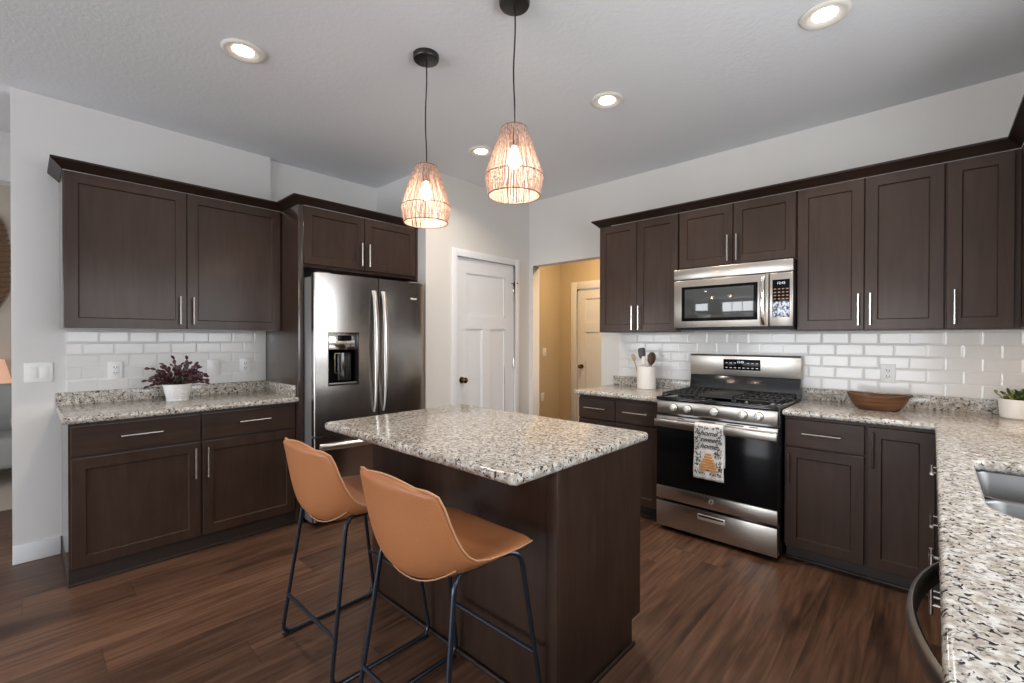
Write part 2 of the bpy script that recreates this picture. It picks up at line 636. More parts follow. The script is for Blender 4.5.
# ------------------------------------------------------------------ room shell
TH = 0.11
struct(B().box(-7.6, 0.9, -5.0, 5.6, -0.10, 0.0), 'floor', 'floor')
struct(B().box(-4.98, 0.9, -5.0, 5.6, ZC, ZC + 0.1), 'ceiling', 'ceil')
struct(B().box(-7.6, -4.83, -5.0, 1.6, 3.4, 3.5), 'ceiling_living', 'ceil')
struct(B().box(XL - TH, XL, -0.045, 1.369, 0, ZC), 'wall_left', 'wall_white')
struct(B().box(XA - 0.08, XA, 1.369, YP + 0.09, 0, ZC), 'wall_alcove', 'wall_white')
struct(B().box(XA, XP - 0.10, YP, YP + 0.09, 0, ZC), 'wall_pantry_side', 'wall_white')
PD0, PD1, PDZ = 2.70, 3.473, 2.083
struct(B().box(XP - 0.10, XP, YP, PD0 - 0.012, 0, ZC).box(XP - 0.10, XP, PD1 + 0.012, YB + TH, 0, ZC)
       .box(XP - 0.10, XP, PD0 - 0.012, PD1 + 0.012, PDZ + 0.012, ZC), 'wall_pantry', 'wall')
struct(B().box(XP, -3.139, YB, YB + TH, 0, ZC).box(-3.139, -2.291, YB, YB + TH, 2.108, ZC)
       .box(-2.291, XR + 0.2, YB, YB + TH, 0, ZC), 'wall_back', 'wall')
# right wall with the window opening over the sink
wy0, wy1, wz0, wz1 = 0.25, 2.45, 1.10, 2.15
struct(B().box(XR, XR + 0.15, -5.0, wy0, 0, ZC).box(XR, XR + 0.15, wy1, YB, 0, ZC)
       .box(XR, XR + 0.15, wy0, wy1, 0, wz0).box(XR, XR + 0.15, wy0, wy1, wz1, ZC), 'wall_right', 'wall')
f = B()
for a0, a1 in ((wy0, wy0 + .05), (wy1 - .05, wy1), ((wy0 + wy1) / 2 - .03, (wy0 + wy1) / 2 + .03)):
    f.box(XR + .03, XR + .10, a0, a1, wz0, wz1)
f.box(XR + .03, XR + .10, wy0 + .05, wy1 - .05, wz0, wz0 + .05).box(XR + .03, XR + .10, wy0 + .05, wy1 - .05, wz1 - .05, wz1)
struct(f, 'window_1', 'trim')
# far wall behind the camera, with patio doors and the living room window
struct(B().box(-7.6, -4.9, -4.6, -4.5, ZC, 3.4).box(-7.6, -6.7, -4.6, -4.5, 0, ZC).box(-4.9, -3.2, -4.6, -4.5, 0, ZC).box(0.0, XR, -4.6, -4.5, 0, ZC)
       .box(-6.7, -4.9, -4.6, -4.5, 0, 0.5).box(-6.7, -4.9, -4.6, -4.5, 2.1, ZC).box(-3.2, 0.0, -4.6, -4.5, 2.2, ZC)
       .box(-3.2, 0.0, -4.6, -4.5, 0, 0.1), 'wall_front', 'wall')
f = B()
for xx in (-3.2, -2.15, -1.1, -0.06):
    f.box(xx, xx + .06, -4.59, -4.53, .1, 2.2)
f.box(-3.2, 0, -4.59, -4.53, .1, .18).box(-3.2, 0, -4.59, -4.53, 2.12, 2.2)
struct(f, 'window_2', 'trim')
# living room beyond the left wall's free end
struct(B().box(-7.5, -7.35, -4.5, 1.5, 0, 3.4), 'wall_living', pmat('living_room_paint', (0.55, 0.49, 0.41), 0.85, bump=0.1, var=0.01))
struct(B().box(-7.35, -4.98, 1.4, 1.5, 0, 3.4).box(-4.98, XL - TH, 1.4, 1.5, 0, ZC), 'wall_living_side', 'wall')
struct(B().box(-4.98, -4.83, -4.5, 1.4, 2.444, 3.4), 'trim_1', 'wall_white')
# hall beyond the opening
struct(B().box(-4.08, -3.964, YB + TH, 5.4, 0, ZC), 'wall_hall_left', 'hall')
HD0, HD1 = -3.659, -2.85
struct(B().box(-3.964, HD0 - .012, 5.3, 5.4, 0, ZC).box(HD1 + .012, -1.9, 5.3, 5.4, 0, ZC)
       .box(HD0 - .012, HD1 + .012, 5.3, 5.4, 2.032, ZC), 'wall_hall_back', 'hall')
struct(B().box(-2.0, -1.9, YB + TH, 5.3, 0, ZC), 'wall_hall_right', 'hall')
struct(B().box(-3.964, XP - .10, YB + .02, YB + TH, 0, ZC), 'wall_hall_front', 'hall')

# baseboards
BBH = 0.108
b = B().box(XL, XL + .012, -0.045, 0.156, 0, BBH, .003)
struct(b, 'baseboard_left', 'trim')
struct(B().box(XP, XP + .014, YP + .02, PD0 - .08, 0, BBH, .003).box(XP, XP + .014, PD1 + .08, YB, 0, BBH, .003), 'baseboard_pantry', 'trim')
struct(B().box(-3.964, -3.95, YB + TH, 4.75, 0, BBH, .003).box(-3.964, -3.95, 4.80, 5.3, 0, BBH, .003)
       .box(-3.95, -3.78, 5.286, 5.3, 0, BBH, .003), 'baseboard_hall', 'trim')


def casing(name, plane, pos, out, a0, a1, top, w=0.065, t=0.016):
    """door casing around an opening a0..a1 on a plane"""
    b = B()
    p0, p1 = (pos, pos + out * t) if out > 0 else (pos - t, pos)
    for s0, s1, z0, z1 in ((a0 - w, a0, 0, top + w), (a1, a1 + w, 0, top + w), (a0, a1, top, top + w)):
        if plane == 'x':
            b.box(p0, p1, s0, s1, z0, z1, .003)
        else:
            b.box(s0, s1, p0, p1, z0, z1, .003)
    return struct(b, name, 'trim')


def craftsman_door(name, w, h, loc, rz):
    """slab in local x 0..w, front face at y=0 facing -y; one wide top panel over two tall ones"""
    root = bpy.data.objects.new(name, None)
    COL.objects.link(root)
    root.location = loc
    root.rotation_euler = (0, 0, rz)
    root['kind'] = 'structure'
    b = B()
    T = .035
    st, mr = .125, .105
    zt0, zt1 = 1.545, h - .135
    zb0, zb1 = .24, 1.425
    mid = w / 2
    # stiles, rails, muntin
    b.box(0, st, 0, T, .005, h).box(w - st, w, 0, T, .005, h)
    b.box(st, w - st, 0, T, h - .135, h).box(st, w - st, 0, T, zb1, zt0).box(st, w - st, 0, T, .005, zb0)
    b.box(mid - mr / 2, mid + mr / 2, 0, T, zb0, zb1)
    for x0, x1, z0, z1 in ((st, w - st, zt0, zt1), (st, mid - mr / 2, zb0, zb1), (mid + mr / 2, w - st, zb0, zb1)):
        b.box(x0, x1, .012, T - .012, z0, z1)
        # small sticking around the panel
        for q in ((x0, x0 + .008, z0, z1), (x1 - .008, x1, z0, z1), (x0, x1, z0, z0 + .008), (x0, x1, z1 - .008, z1)):
            b.box(q[0], q[1], .005, .013, q[2], q[3])
    o = b.done('door_slab', 'trim', root)
    return root


# pantry door (front faces +x)
casing('trim_2', 'x', XP, 1, PD0 - .004, PD1 + .004, PDZ + .004)
d1 = craftsman_door('door_1', PD1 - PD0, PDZ, (XP - .012, PD0, 0), R(90))
k = B().lathe([(0.0, 0), (.03, 0), (.03, .006), (.012, .010), (.010, .030), (.022, .036), (.028, .048), (.026, .060), (.012, .067), (0.0, .068)], 24, (0, 0, 0), 'y')
o = k.done('door_knob', 'brass', d1, loc=(.068, 0, .945))
o.rotation_euler = (0, 0, PI)
for i, hz in enumerate((1.86, 1.08, 0.25)):
    w_ = PD1 - PD0
    b = B().box(w_ - .012, w_ + .012, -.006, .004, hz - .045, hz + .045, .002).tube([(w_ + .002, -.010, hz - .05), (w_ + .002, -.010, hz + .05)], .006, 8)
    hg = b.done('hinge', 'nickel', d1)
    if i == 0:
        B().tube([(w_ - .055, -.03, hz + .035), (w_ + .002, -.012, hz + .04), (w_ + .04, -.03, hz + .045)], .006, 8).tube([(w_, -.012, hz - .03), (w_, -.012, hz + .06)], .006, 8).done('door_stop', 'brass', hg)
# hall door (faces -y) and side casing on the hall's left wall
casing('trim_3', 'y', 5.3, -1, HD0 - .004, HD1 + .004, 2.024, w=.10)
d2 = craftsman_door('door_2', HD1 - HD0, 2.020, (HD0, 5.31, 0), 0)
k = B().lathe([(0.0, 0), (.03, 0), (.03, .006), (.012, .010), (.010, .030), (.022, .036), (.028, .048), (.026, .060), (.012, .067), (0.0, .068)], 20, (0, 0, 0), 'y')
o = k.done('door_knob', 'brass', d2, loc=(.068, 0, .945))
o.rotation_euler = (0, 0, PI)
struct(B().box(-3.964, -3.944, 4.755, 4.79, 0, 2.13, .003), 'trim_4', 'trim')


# ------------------------------------------------------------------ cabinets
def shaker(b, x0, x1, z0, z1, y, fr=0.057, t=0.019, flat=False):
    """front at y (facing -y); thickness t behind it"""
    c = 0.0018

    def loop(i, yy):
        return [(x0 + i, yy, z0 + i), (x1 - i, yy, z0 + i), (x1 - i, yy, z1 - i), (x0 + i, yy, z1 - i)]
    rows = [loop(0, y + t), loop(0, y + c), loop(c, y)]
    if not flat:
        rows += [loop(fr, y), loop(fr + .003, y + .007), loop(fr + .006, y + .009)]
    b.grid(rows, closed_u=True, cap=True)
    return b


def bar_pull(parent, p0, p1, y, name='handle', so=.034):
    """bar between two (x,z) points, standing off the face at y (front -y)"""
    a, c = Vector((p0[0], y - so, p0[1])), Vector((p1[0], y - so, p1[1]))
    b = B().tube([a, c], .006, 10)
    d = (c - a).normalized()
    for q in (a + d * .028, c - d * .028):
        b.tube([q, q + Vector((0, so, 0))], .0045, 8)
    return b.done(name, 'nickel', parent)


def cabinet(name, label, cat, loc, rz, w, z0, z1, depth, fronts, toe=False, group=None, side='cab', rec=.062, zbt=None):
    """local x 0..w along the run, wall at y=0, door faces at y=-depth"""
    root = thing(name, label, cat, loc, rz, group)
    T = .019
    b = B()
    zb = z0 + (.10 if toe else 0)
    b.box(0, w, -(depth - T - .001), -.003, zb, z1 if zbt is None else zbt, .0008, 1)
    if zbt is not None:
        b.box(0, w, -(depth - T - .001), -(depth - T - .021), zbt, z1)
    b.done('cabinet_box', side, root)
    if toe:
        B().box(0, w, -(depth - rec - .012), -.003, 0, zb).box(-.004 if rec < .03 else 0, w, -(depth - rec), -(depth - rec - .012), 0, .016, .003).done('toe_kick', 'toe', root)
    for fdef in fronts:
        kind, x0, x1, a, c = fdef[:5]
        flat = kind == 'drawer'
        o = shaker(B(), x0, x1, a, c, -depth, flat=flat).done(kind if kind != 'panel' else 'filler_panel', 'cabx' if flat else 'cab', root, sharp=5)
        for h in fdef[5:]:
            bar_pull(o, h[0], h[1], -depth)
    return root


g = .003
# left run, faces +x : local x -> world y
cabinet('base_cabinet', 'dark brown base cabinet with two drawers over two doors under the plant counter', 'cabinet',
        (XL, .161, 0), R(90), 1.169, 0, .876, .60,
        [('drawer', .010, .590, .692, .852, ((.210, .782), (.398, .782))),
         ('drawer', .602, 1.164, .692, .852, ((.800, .784), (.990, .784))),
         ('door', .010, .590, .095, .680, ((.562, .655), (.562, .465))),
         ('door', .602, 1.164, .095, .680, ((.627, .652), (.627, .462)))], toe=True, rec=.008, side='cabside', group='base cabinets')
cabinet('wall_cabinet', 'wide dark brown upper cabinet with two doors above the purple plant', 'cabinet',
        (XL, .155, 0), R(90), 1.174, 1.384, 2.286, .335,
        [('door', .006, .580, 1.388, 2.280, ((.545, 1.600), (.545, 1.420))),
         ('door', .586, 1.168, 1.388, 2.280, ((.617, 1.600), (.617, 1.420)))], side='cabside', group='wall cabinets')
# fridge surround
t = tag(B().box(XA + .0, -3.301, 1.3305, 1.367, 0, 2.292, .002).done('end_panel', 'cabside'), 'tall dark wood end panel between the plant counter and the refrigerator', 'cabinet panel')
t = tag(B().box(XA + .003, -3.301, 2.330, 2.348, 0, 2.292, .002).done('end_panel', 'cab'), 'narrow dark wood filler panel right of the refrigerator by the pantry wall', 'cabinet panel')
cabinet('wall_cabinet', 'short dark brown cabinet with two doors above the refrigerator', 'cabinet',
        (XA, 1.367, 0), R(90), .962, 1.845, 2.286, .689,
        [('door', .004, .474, 1.868, 2.280, ((.441, 2.075), (.441, 1.895))),
         ('door', .480, .958, 1.868, 2.280, ((.505, 2.073), (.505, 1.895)))], group='wall cabinets')

# range wall, faces -y
cabinet('base_cabinet', 'dark brown base cabinet with two small drawers left of the range', 'cabinet',
        (-2.134, YB, 0), 0, .708, 0, .876, .61,
        [('drawer', .006, .338, .692, .852, ((.074, .778), (.272, .778))),
         ('drawer', .344, .702, .692, .852, ((.425, .776), (.620, .776))),
         ('door', .006, .338, .095, .680, ((.305, .655), (.305, .465))),
         ('door', .344, .702, .095, .680, ((.377, .655), (.377, .465)))], toe=True, group='base cabinets')
cabinet('base_cabinet', 'dark brown base cabinet with one drawer and door right of the range', 'cabinet',
        (-.650, YB, 0), 0, .388, 0, .876, .61,
        [('drawer', .008, .382, .698, .856, ((.097, .780), (.283, .780))),
         ('door', .008, .382, .095, .688, ((.028, .655), (.028, .475)))], toe=True, group='base cabinets')
cabinet('base_cabinet', 'dark brown corner base cabinet with one full height door', 'cabinet',
        (-.262, YB, 0), 0, .914, 0, .876, .61,
        [('door', .008, .276, .095, .856, ((.031, .832), (.031, .640)))], toe=True, group='base cabinets')
cabinet('wall_cabinet', 'dark brown upper cabinet with two narrow doors left of the microwave', 'cabinet',
        (-2.108, YB, 0), 0, .692, 1.384, 2.286, .335,
        [('door', .004, .347, 1.388, 2.280, ((.321, 1.596), (.321, 1.402))),
         ('door', .352, .688, 1.388, 2.280, ((.378, 1.596), (.378, 1.402)))], group='wall cabinets')
cabinet('wall_cabinet', 'short dark brown cabinet with two doors directly above the microwave', 'cabinet',
        (-1.414, YB, 0), 0, .770, 1.845, 2.286, .335,
        [('door', .006, .384, 1.858, 2.280, ((.357, 2.058), (.357, 1.876))),
         ('door', .389, .766, 1.858, 2.280, ((.417, 2.058), (.417, 1.876)))], group='wall cabinets')
cabinet('wall_cabinet', 'dark brown upper cabinet with two tall doors right of the microwave', 'cabinet',
        (-.642, YB, 0), 0, .690, 1.384, 2.286, .335,
        [('door', .004, .343, 1.388, 2.280, ((.319, 1.598), (.319, 1.413))),
         ('door', .348, .686, 1.388, 2.280, ((.375, 1.598), (.375, 1.413)))], group='wall cabinets')
cabinet('wall_cabinet', 'dark brown corner upper cabinet with a single door, farthest right on range wall', 'cabinet',
        (.0485, YB, 0), 0, .606, 1.384, 2.286, .335,
        [('door', .006, .252, 1.388, 2.280, ((.038, 1.594), (.038, 1.411)))], group='wall cabinets')
# right wall, faces -x : local x -> world -y
cabinet('wall_cabinet', 'dark brown upper cabinet on the right wall at the picture edge', 'cabinet',
        (XR, 3.379, 0), R(-90), .62, 1.384, 2.286, .335,
        [('panel', .003, .09, 1.388, 2.280), ('door', .094, .61, 1.388, 2.280, ((.58, 1.594), (.58, 1.411)))], group='wall cabinets')
cabinet('drawer_cabinet', 'dark base cabinet with a stack of three drawers below the sink counter corner', 'cabinet',
        (XR, 3.103, 0), R(-90), .703, 0, .876, .62,
        [('panel', .004, .225, .095, .856),
         ('drawer', .23, .697, .698, .856, ((.42, .780), (.58, .780))),
         ('drawer', .23, .697, .405, .690, ((.42, .570), (.60, .570))),
         ('drawer', .23, .697, .095, .398, ((.42, .300), (.60, .300)))], toe=True, group='base cabinets')
cabinet('sink_cabinet', 'dark base cabinet with two doors underneath the double sink', 'cabinet',
        (XR, 2.399, 0), R(-90), .849, 0, .876, .62,
        [('drawer', .006, .843, .698, .856),
         ('door', .006, .422, .095, .688, ((.392, .650), (.392, .465))),
         ('door', .427, .843, .095, .688, ((.455, .650), (.455, .465)))], toe=True, zbt=.690, group='base cabinets')
cabinet('base_cabinet', 'dark base cabinet past the dishwasher at the near end of the sink counter', 'cabinet',
        (XR, .940, 0), R(-90), 1.19, 0, .876, .62,
        [('drawer', .006, .592, .698, .856, ((.2, .780), (.4, .780))), ('drawer', .598, 1.184, .698, .856, ((.8, .780), (1.0, .780))),
         ('door', .006, .592, .095, .688, ((.56, .650), (.56, .465))), ('door', .598, 1.184, .095, .688, ((.63, .650), (.63, .465)))], toe=True, group='base cabinets')


# crown molding swept along the cabinet tops
def sweep(b, path, prof, side=1):
    n = len(path)
    rows = []
    for i in range(n):
        p = Vector(path[i])
        na = nb = None
        if i > 0:
            d = (p - Vector(path[i - 1])).normalized()
            na = Vector((d.y, -d.x)) * side
        if i < n - 1:
            d = (Vector(path[i + 1]) - p).normalized()
            nb = Vector((d.y, -d.x)) * side
        na = na or nb
        nb = nb or na
        m = (na + nb)
        m = m / m.dot(na)
        rows.append([(p.x + m.x * o_, p.y + m.y * o_, z) for o_, z in prof])
    b.grid(rows, closed_u=True, cap=True)
    return b


CP = [(.0005, 2.284), (.004, 2.284), (.010, 2.292), (.044, 2.322), (.050, 2.326), (.051, 2.337), (.0005, 2.337)]
CPF = [(o_, z_ + .010) for o_, z_ in CP]
tag(sweep(B(), [(XL + .001, .155), (XL + .335, .155), (XL + .335, 1.330), (-3.300, 1.330), (-3.300, YP - .001)], CP).done('crown_molding', 'crown', sharp=20),
    'dark crown molding along the tops of the left cabinets and fridge cabinet', 'molding', 'crown moldings')
tag(sweep(B(), [(-2.108, YB - .001), (-2.108, YB - .335), (XR - .335, YB - .335), (XR - .335, 2.758), (XR - .001, 2.758)], CP, 1).done('crown_molding', 'crown', sharp=20),
    'dark crown molding along the cabinet tops over the range and microwave', 'molding', 'crown moldings')

# ------------------------------------------------------------------ countertops
GT = .038


def rect(x0, x1, y0, y1):
    return [(x0, y0), (x1, y0), (x1, y1), (x0, y1)]


def counter(label, outer, splashes, holes=(), name='countertop', r=.014):
    o = slab(B(), outer, [list(h) for h in holes], CT - GT, CT, r).done(name, 'granite')
    tag(o, label, 'countertop', 'granite countertops')
    for s in splashes:
        B().box(*s, CT - .001, .992, .002).done('backsplash', 'granite', o)
    return o


counter('speckled granite countertop holding the purple plant beside the refrigerator', rect(XL, XL + .648, .136, 1.330),
        [(XL, XL + .022, .136, 1.330), (XL + .022, XL + .60, 1.309, 1.330)])
counter('short granite countertop under the utensil crock left of the range', rect(-2.152, -1.422, YB - .645, YB),
        [(-2.150, -1.422, YB - .022, YB)])
# cutout with rounded corners (clockwise)
sx0, sx1, sy0, sy1 = .106, .53, 1.555, 2.240


def rrect(x0, x1, y0, y1, r0, r1, n=8):
    """rounded rectangle CCW; r0 radius of the near (low y) corners, r1 of the far ones"""
    P = []
    for cx, cy, r, a0 in ((x1 - r0, y0 + r0, r0, -90), (x1 - r1, y1 - r1, r1, 0), (x0 + r1, y1 - r1, r1, 90), (x0 + r0, y0 + r0, r0, 180)):
        for i in range(n + 1):
            a = R(a0 + 90 * i / n)
            P.append((cx + r * math.cos(a), cy + r * math.sin(a)))
    return P


cut = rrect(sx0, sx1, sy0, sy1, .13, .03)
CX = .012
counter('L-shaped granite countertop right of the range running past the sink to the foreground',
        [(CX, -.25), (XR, -.25), (XR, YB), (-.652, YB), (-.652, YB - .645), (CX, YB - .645)],
        [(-.652, XR, YB - .022, YB), (XR - .022, XR, -.25, YB - .022)], holes=[cut[::-1]])
# undermount double sink
sk = thing('kitchen_sink', 'stainless steel double bowl sink set into the foreground granite counter', 'sink', (0, 0, 0))


def bowl_mesh(y0, y1, r0, r1, name):
    rows = []
    zt = CT - GT - .001
    for off, z in ((-.012, zt), (-.004, zt), (.0, zt - .006), (.004, zt - .08), (.012, zt - .15), (.035, zt - .172), (.07, zt - .178)):
        rows.append([(x, y, z) for x, y in rrect(sx0 + off, sx1 - off, y0 + off, y1 - off, max(r0 - off * .6, .02), max(r1 - off * .3, .02))])
    bb = B().grid(rows, closed_u=True)
    bb.bm.faces.new([bb.bm.verts.new(p) for p in rows[-1]])
    o = bb.done(name, 'sink', sk, sharp=50)
    md = o.modifiers.new('solid', 'SOLIDIFY')
    md.thickness = .0012
    md.offset = 1
    return o


bw = bowl_mesh(1.885, sy1 + .004, .05, .04, 'sink_bowl')
B().lathe([(.0, .003), (.040, .003), (.045, 0.0), (.045, -.004), (0, -.004)], 24, ((sx0 + sx1) / 2, 2.03, CT - GT - .176)).done('drain', 'bright', bw)
bw = bowl_mesh(sy0 - .004, 1.860, .13, .05, 'sink_bowl')
B().lathe([(.0, .003), (.040, .003), (.045, 0.0), (.045, -.004), (0, -.004)], 24, ((sx0 + sx1) / 2, 1.70, CT - GT - .176)).done('drain', 'bright', bw)
# island top
ix0, ix1, iy0, iy1 = -2.215, -.924, 1.012, 1.904


def rcorner(x0, x1, y0, y1, r, n=5):
    return rrect(x0, x1, y0, y1, r, r, n)


tag(slab(B(), rcorner(ix0, ix1, iy0, iy1, .022), [], CT - GT, CT, .015).done('island_countertop', 'granite'),
    'large rectangular speckled granite top on the kitchen island', 'countertop', 'granite countertops')
# island body
isl = thing('kitchen_island', 'dark brown wooden island base standing behind the leather stools', 'island', (0, 0, 0))
bx0, bx1, by0, by1 = -2.180, -.955, 1.262, 1.878
B().box(bx0 + .02, bx1 - .02, by0 + .012, by1 - .02, .10, CT - GT - .001).done('island_box', 'cab', isl)
B().box(bx0 + .02, bx1 - .02, by0 + .012, by1 - .075, 0, .10).done('toe_kick', 'toe', isl)
B().box(bx0, bx1 - .022, by0, by0 + .012, 0, CT - GT - .001, .001).done('back_panel', 'cab', isl)
for xx in (bx0, bx1 - .0195):
    B().poly([(by0 + .001, 0), (by1 - .075, 0), (by1 - .075, .105), (by1, .105), (by1, CT - GT - .001), (by0 + .001, CT - GT - .001)],
             xx, xx + .0195, 'x').done('end_panel', 'cab', isl)
B().box(bx1 - .045, bx1 + .003, by0 - .006, by0 + .0005, 0, CT - GT - .001, .002).box(bx1 + .0003, bx1 + .006, by0 - .006, by0 + .012, 0, CT - GT - .001, .002).done('corner_trim', 'cab', isl)
B().box(bx0, bx1 + .004, by0 - .018, by0 - .0062, 0, .016, .004).box(bx1 + .0065, bx1 + .017, by0 - .018, by1 - .072, 0, .018, .004).done('shoe_molding', 'toe', isl)
nd = 3
wd = (bx1 - bx0 - .044) / nd
for i in range(nd):
    x0, x1 = bx0 + .021 + i * wd + .003, bx0 + .021 + (i + 1) * wd - .003
    bb = shaker(B(), -x1, -x0, .105, .690, -by1)
    bb.bm.transform(Matrix.Rotation(PI, 4, 'Z'))
    o = bb.done('door', 'cab', isl)
    bb = B().tube([(x0 + .05, by1 + .032, .46), (x0 + .05, by1 + .032, .65)], .006, 10).tube([(x0 + .05, by1, .49), (x0 + .05, by1 + .032, .49)], .0045).tube([(x0 + .05, by1, .62), (x0 + .05, by1 + .032, .62)], .0045)
    bb.done('handle', 'nickel', o)
    bb = shaker(B(), -x1, -x0, .698, .856, -by1, flat=True)
    bb.bm.transform(Matrix.Rotation(PI, 4, 'Z'))
    o = bb.done('drawer', 'cabx', isl)
    xm = (x0 + x1) / 2
    B().tube([(xm - .09, by1 + .032, .78), (xm + .09, by1 + .032, .78)], .006, 10).tube([(xm - .06, by1, .78), (xm - .06, by1 + .032, .78)], .0045).tube([(xm + .06, by1, .78), (xm + .06, by1 + .032, .78)], .0045).done('handle', 'nickel', o)


# ------------------------------------------------------------------ bevelled subway tile
def tiles(label, length, z0, z1, loc, rz, start=0.0):
    """local x 0..length, facing -y, wall at y=0"""
    tw, th, gp = .152, .0765, .0014
    loc = (loc[0] + (.0005 if rz else 0), loc[1] - (0 if rz else .0005), loc[2])
    tp = thing('tile_backsplash', label, 'backsplash', loc, rz, 'tile backsplashes')
    B().box(0, length, -.0062, 0, z0, z1).done('grout', 'grout', tp)
    b = B()
    row = 0
    z = z0
    while z < z1 - .008:
        zt = min(z + th, z1)
        x = start - (tw / 2 if row % 2 else 0) - tw
        while x < length:
            a, c = max(x + gp / 2, 0), min(x + tw - gp / 2, length)
            if c - a > .006:
                e1 = min(.008, (c - a) * .4)
                ez = min(.008, (zt - z) * .4)

                def lp(i, k, y):
                    return [(a + i, y, z + gp / 2 + k), (c - i, y, z + gp / 2 + k), (c - i, y, zt - gp / 2 - k), (a + i, y, zt - gp / 2 - k)]
                b.grid([lp(0, 0, -.003), lp(0, 0, -.0070), lp(e1, ez, -.0082)], closed_u=True)
                r = lp(e1, ez, -.0082)
                b.bm.faces.new([b.bm.verts.new(p) for p in r])
            x += tw
        z += th
        row += 1
    o = b.done('tiles', 'tile', tp, sharp=5)
    return tp


tiles('white glossy subway tiles on the wall behind the purple plant', 1.330 - .180, .992, 1.384, (XL, .180, 0), R(90))
tiles('white glossy subway tiles along the wall behind the range and wooden bowl', 2.104 + XR, .992, 1.384, (-2.104, YB, 0), 0, .03)
# the stretch behind the range backguard, below the granite splash line
tag(B().box(-1.420, -.654, YB - .006, YB, 0.90, .992).done('wall_filler', 'tile'), 'plain white strip of tile low behind the range', 'backsplash')


# ------------------------------------------------------------------ plates on walls
def outlet(label, loc, rz, cat='outlet', name='wall_outlet', w=.075, rockers=0):
    h = .118
    root = thing(name, label, cat, loc, rz, None)
    B().box(-w / 2, w / 2, -.006, 0, -h / 2, h / 2, .003).done('cover_plate', 'plate', root)
    if rockers:
        for k_ in range(rockers):
            cx = (k_ - (rockers - 1) / 2) * .046
            B().box(cx - .0165, cx + .0165, -.0095, -.006, -.033, .033, .0015).done('rocker_switch', 'plate', root)
    else:
        bb = B().box(-.0165, .0165, -.009, -.006, -.034, .034, .002).done('receptacle', 'plate', root)
        s = B()
        for zc in (.018, -.018):
            s.box(-.0085, -.005, -.0098, -.0088, zc - .003, zc + .008).box(.005, .0085, -.0098, -.0088, zc - .003, zc + .006)
            s.lathe([(0, -.0006), (.0026, -.0006), (.0026, .0004), (0, .0004)], 10, (0, -.0092, zc - .009), 'y')
        s.done('socket_slots', 'slot', bb)
    return root


outlet('wide white double switch plate on the wall left of the cabinets', (XL, .065, 1.122), R(90), 'light switch', 'light_switch', .122, 2)
outlet('white outlet in the tile left of the purple plant', (XL + .0098, .412, 1.118), R(90))
outlet('white outlet in the tile between the purple plant and the refrigerator', (XL + .0098, 1.178, 1.116), R(90))
outlet('white switch plate in the tile just right of the purple plant', (XL + .0098, .965, 1.112), R(90), 'light switch', 'light_switch', .075, 1)
outlet('white outlet in the tile above the wooden bowl', (-.203, YB - .0098, 1.114), 0)
outlet('white switch plate on the warm hall wall through the opening', (-3.964, 4.94, 1.14), R(90), 'light switch', 'light_switch', .075, 1)
outlet('white outlet low on the warm hall wall below its switch', (-3.964, 4.90, .52), R(90))

# ------------------------------------------------------------------ refrigerator (faces +x; local x -> world y, front -y)
FX, FY = -3.955, 1.3715
fr = thing('refrigerator', 'stainless french door refrigerator with water dispenser between dark panels', 'refrigerator', (FX, FY, 0), R(90))
FW = .924
B().box(.004, FW - .004, -.765, 0, .03, 1.765, .004).done('body', 'steel_grey', fr)
B().box(.03, FW - .03, -.74, -.02, 0, .03).done('base_grille', 'black', fr)
for xx in (.03, FW - .13):
    B().box(xx, xx + .10, -.80, -.70, 1.765, 1.797, .004).done('hinge_cover', 'steel_grey', fr)


def bowed(b, x0, x1, z0, z1, yb, yf, bow, c, hw, n=12, ex=.012):
    """door with a bowed front; bow falls off from centre c over half width hw"""
    rows = []
    xs = [x0 + (x1 - x0) * i / n for i in range(n + 1)]

    def yfx(x):
        return -(yf + bow * (1 - ((x - c) / hw) ** 2))
    pts = [(x0, -yb)]
    for x in xs:
        e = min(x - x0, x1 - x)
        rd = ex - math.sqrt(max(0, ex * ex - (ex - min(e, ex)) ** 2)) if e < ex else 0
        pts.append((x, yfx(x) + rd))
    # add extra rounding points
    full = [(x0, -yb)]
    for s in range(5):
        e = ex * (1 - math.cos(R(90 * s / 4)))
        full.append((x0 + e, yfx(x0 + e) + ex * (1 - math.sin(R(90 * s / 4)))))
    for x in xs[1:-1]:
        full.append((x, yfx(x)))
    for s in range(4, -1, -1):
        e = ex * (1 - math.cos(R(90 * s / 4)))
        full.append((x1 - e, yfx(x1 - e) + ex * (1 - math.sin(R(90 * s / 4)))))
    full.append((x1, -yb))
    b.grid([[(x, y, z) for x, y in full] for z in (z0, z1)], closed_u=True, cap=True)
    return b


def yfront(x, yf=.816, bow=.036, c=FW / 2, hw=FW / 2):
    return -(yf + bow * (1 - ((x - c) / hw) ** 2))


SP = .477
dz0, dz1 = .645, 1.786
# left door is built around the dispenser opening: four pieces of the same bowed front
dx0, dx1, dza, dzb = .093, .318, .990, 1.372
b = B()


def curved_piece(b, x0, x1, z0, z1, yb=.772, n=6, l=False, r=False):
    pts = [(x0, -yb)]
    ex = .010
    if l:
        for s in range(6):
            a = R(90 * s / 5)
            e = ex * (1 - math.cos(a))
            pts.append((x0 + e, yfront(x0 + e) + ex * (1 - math.sin(a))))
    else:
        pts.append((x0, yfront(x0)))
    for i in range(1, n):
        x = x0 + (x1 - x0) * i / n
        if (not l or x > x0 + ex) and (not r or x < x1 - ex):
            pts.append((x, yfront(x)))
    if r:
        for s in range(5, -1, -1):
            a = R(90 * s / 5)
            e = ex * (1 - math.cos(a))
            pts.append((x1 - e, yfront(x1 - e) + ex * (1 - math.sin(a))))
    else:
        pts.append((x1, yfront(x1)))
    pts.append((x1, -yb))
    b.grid([[(x, y, z) for x, y in pts] for z in (z0, z1)], closed_u=True, cap=True)


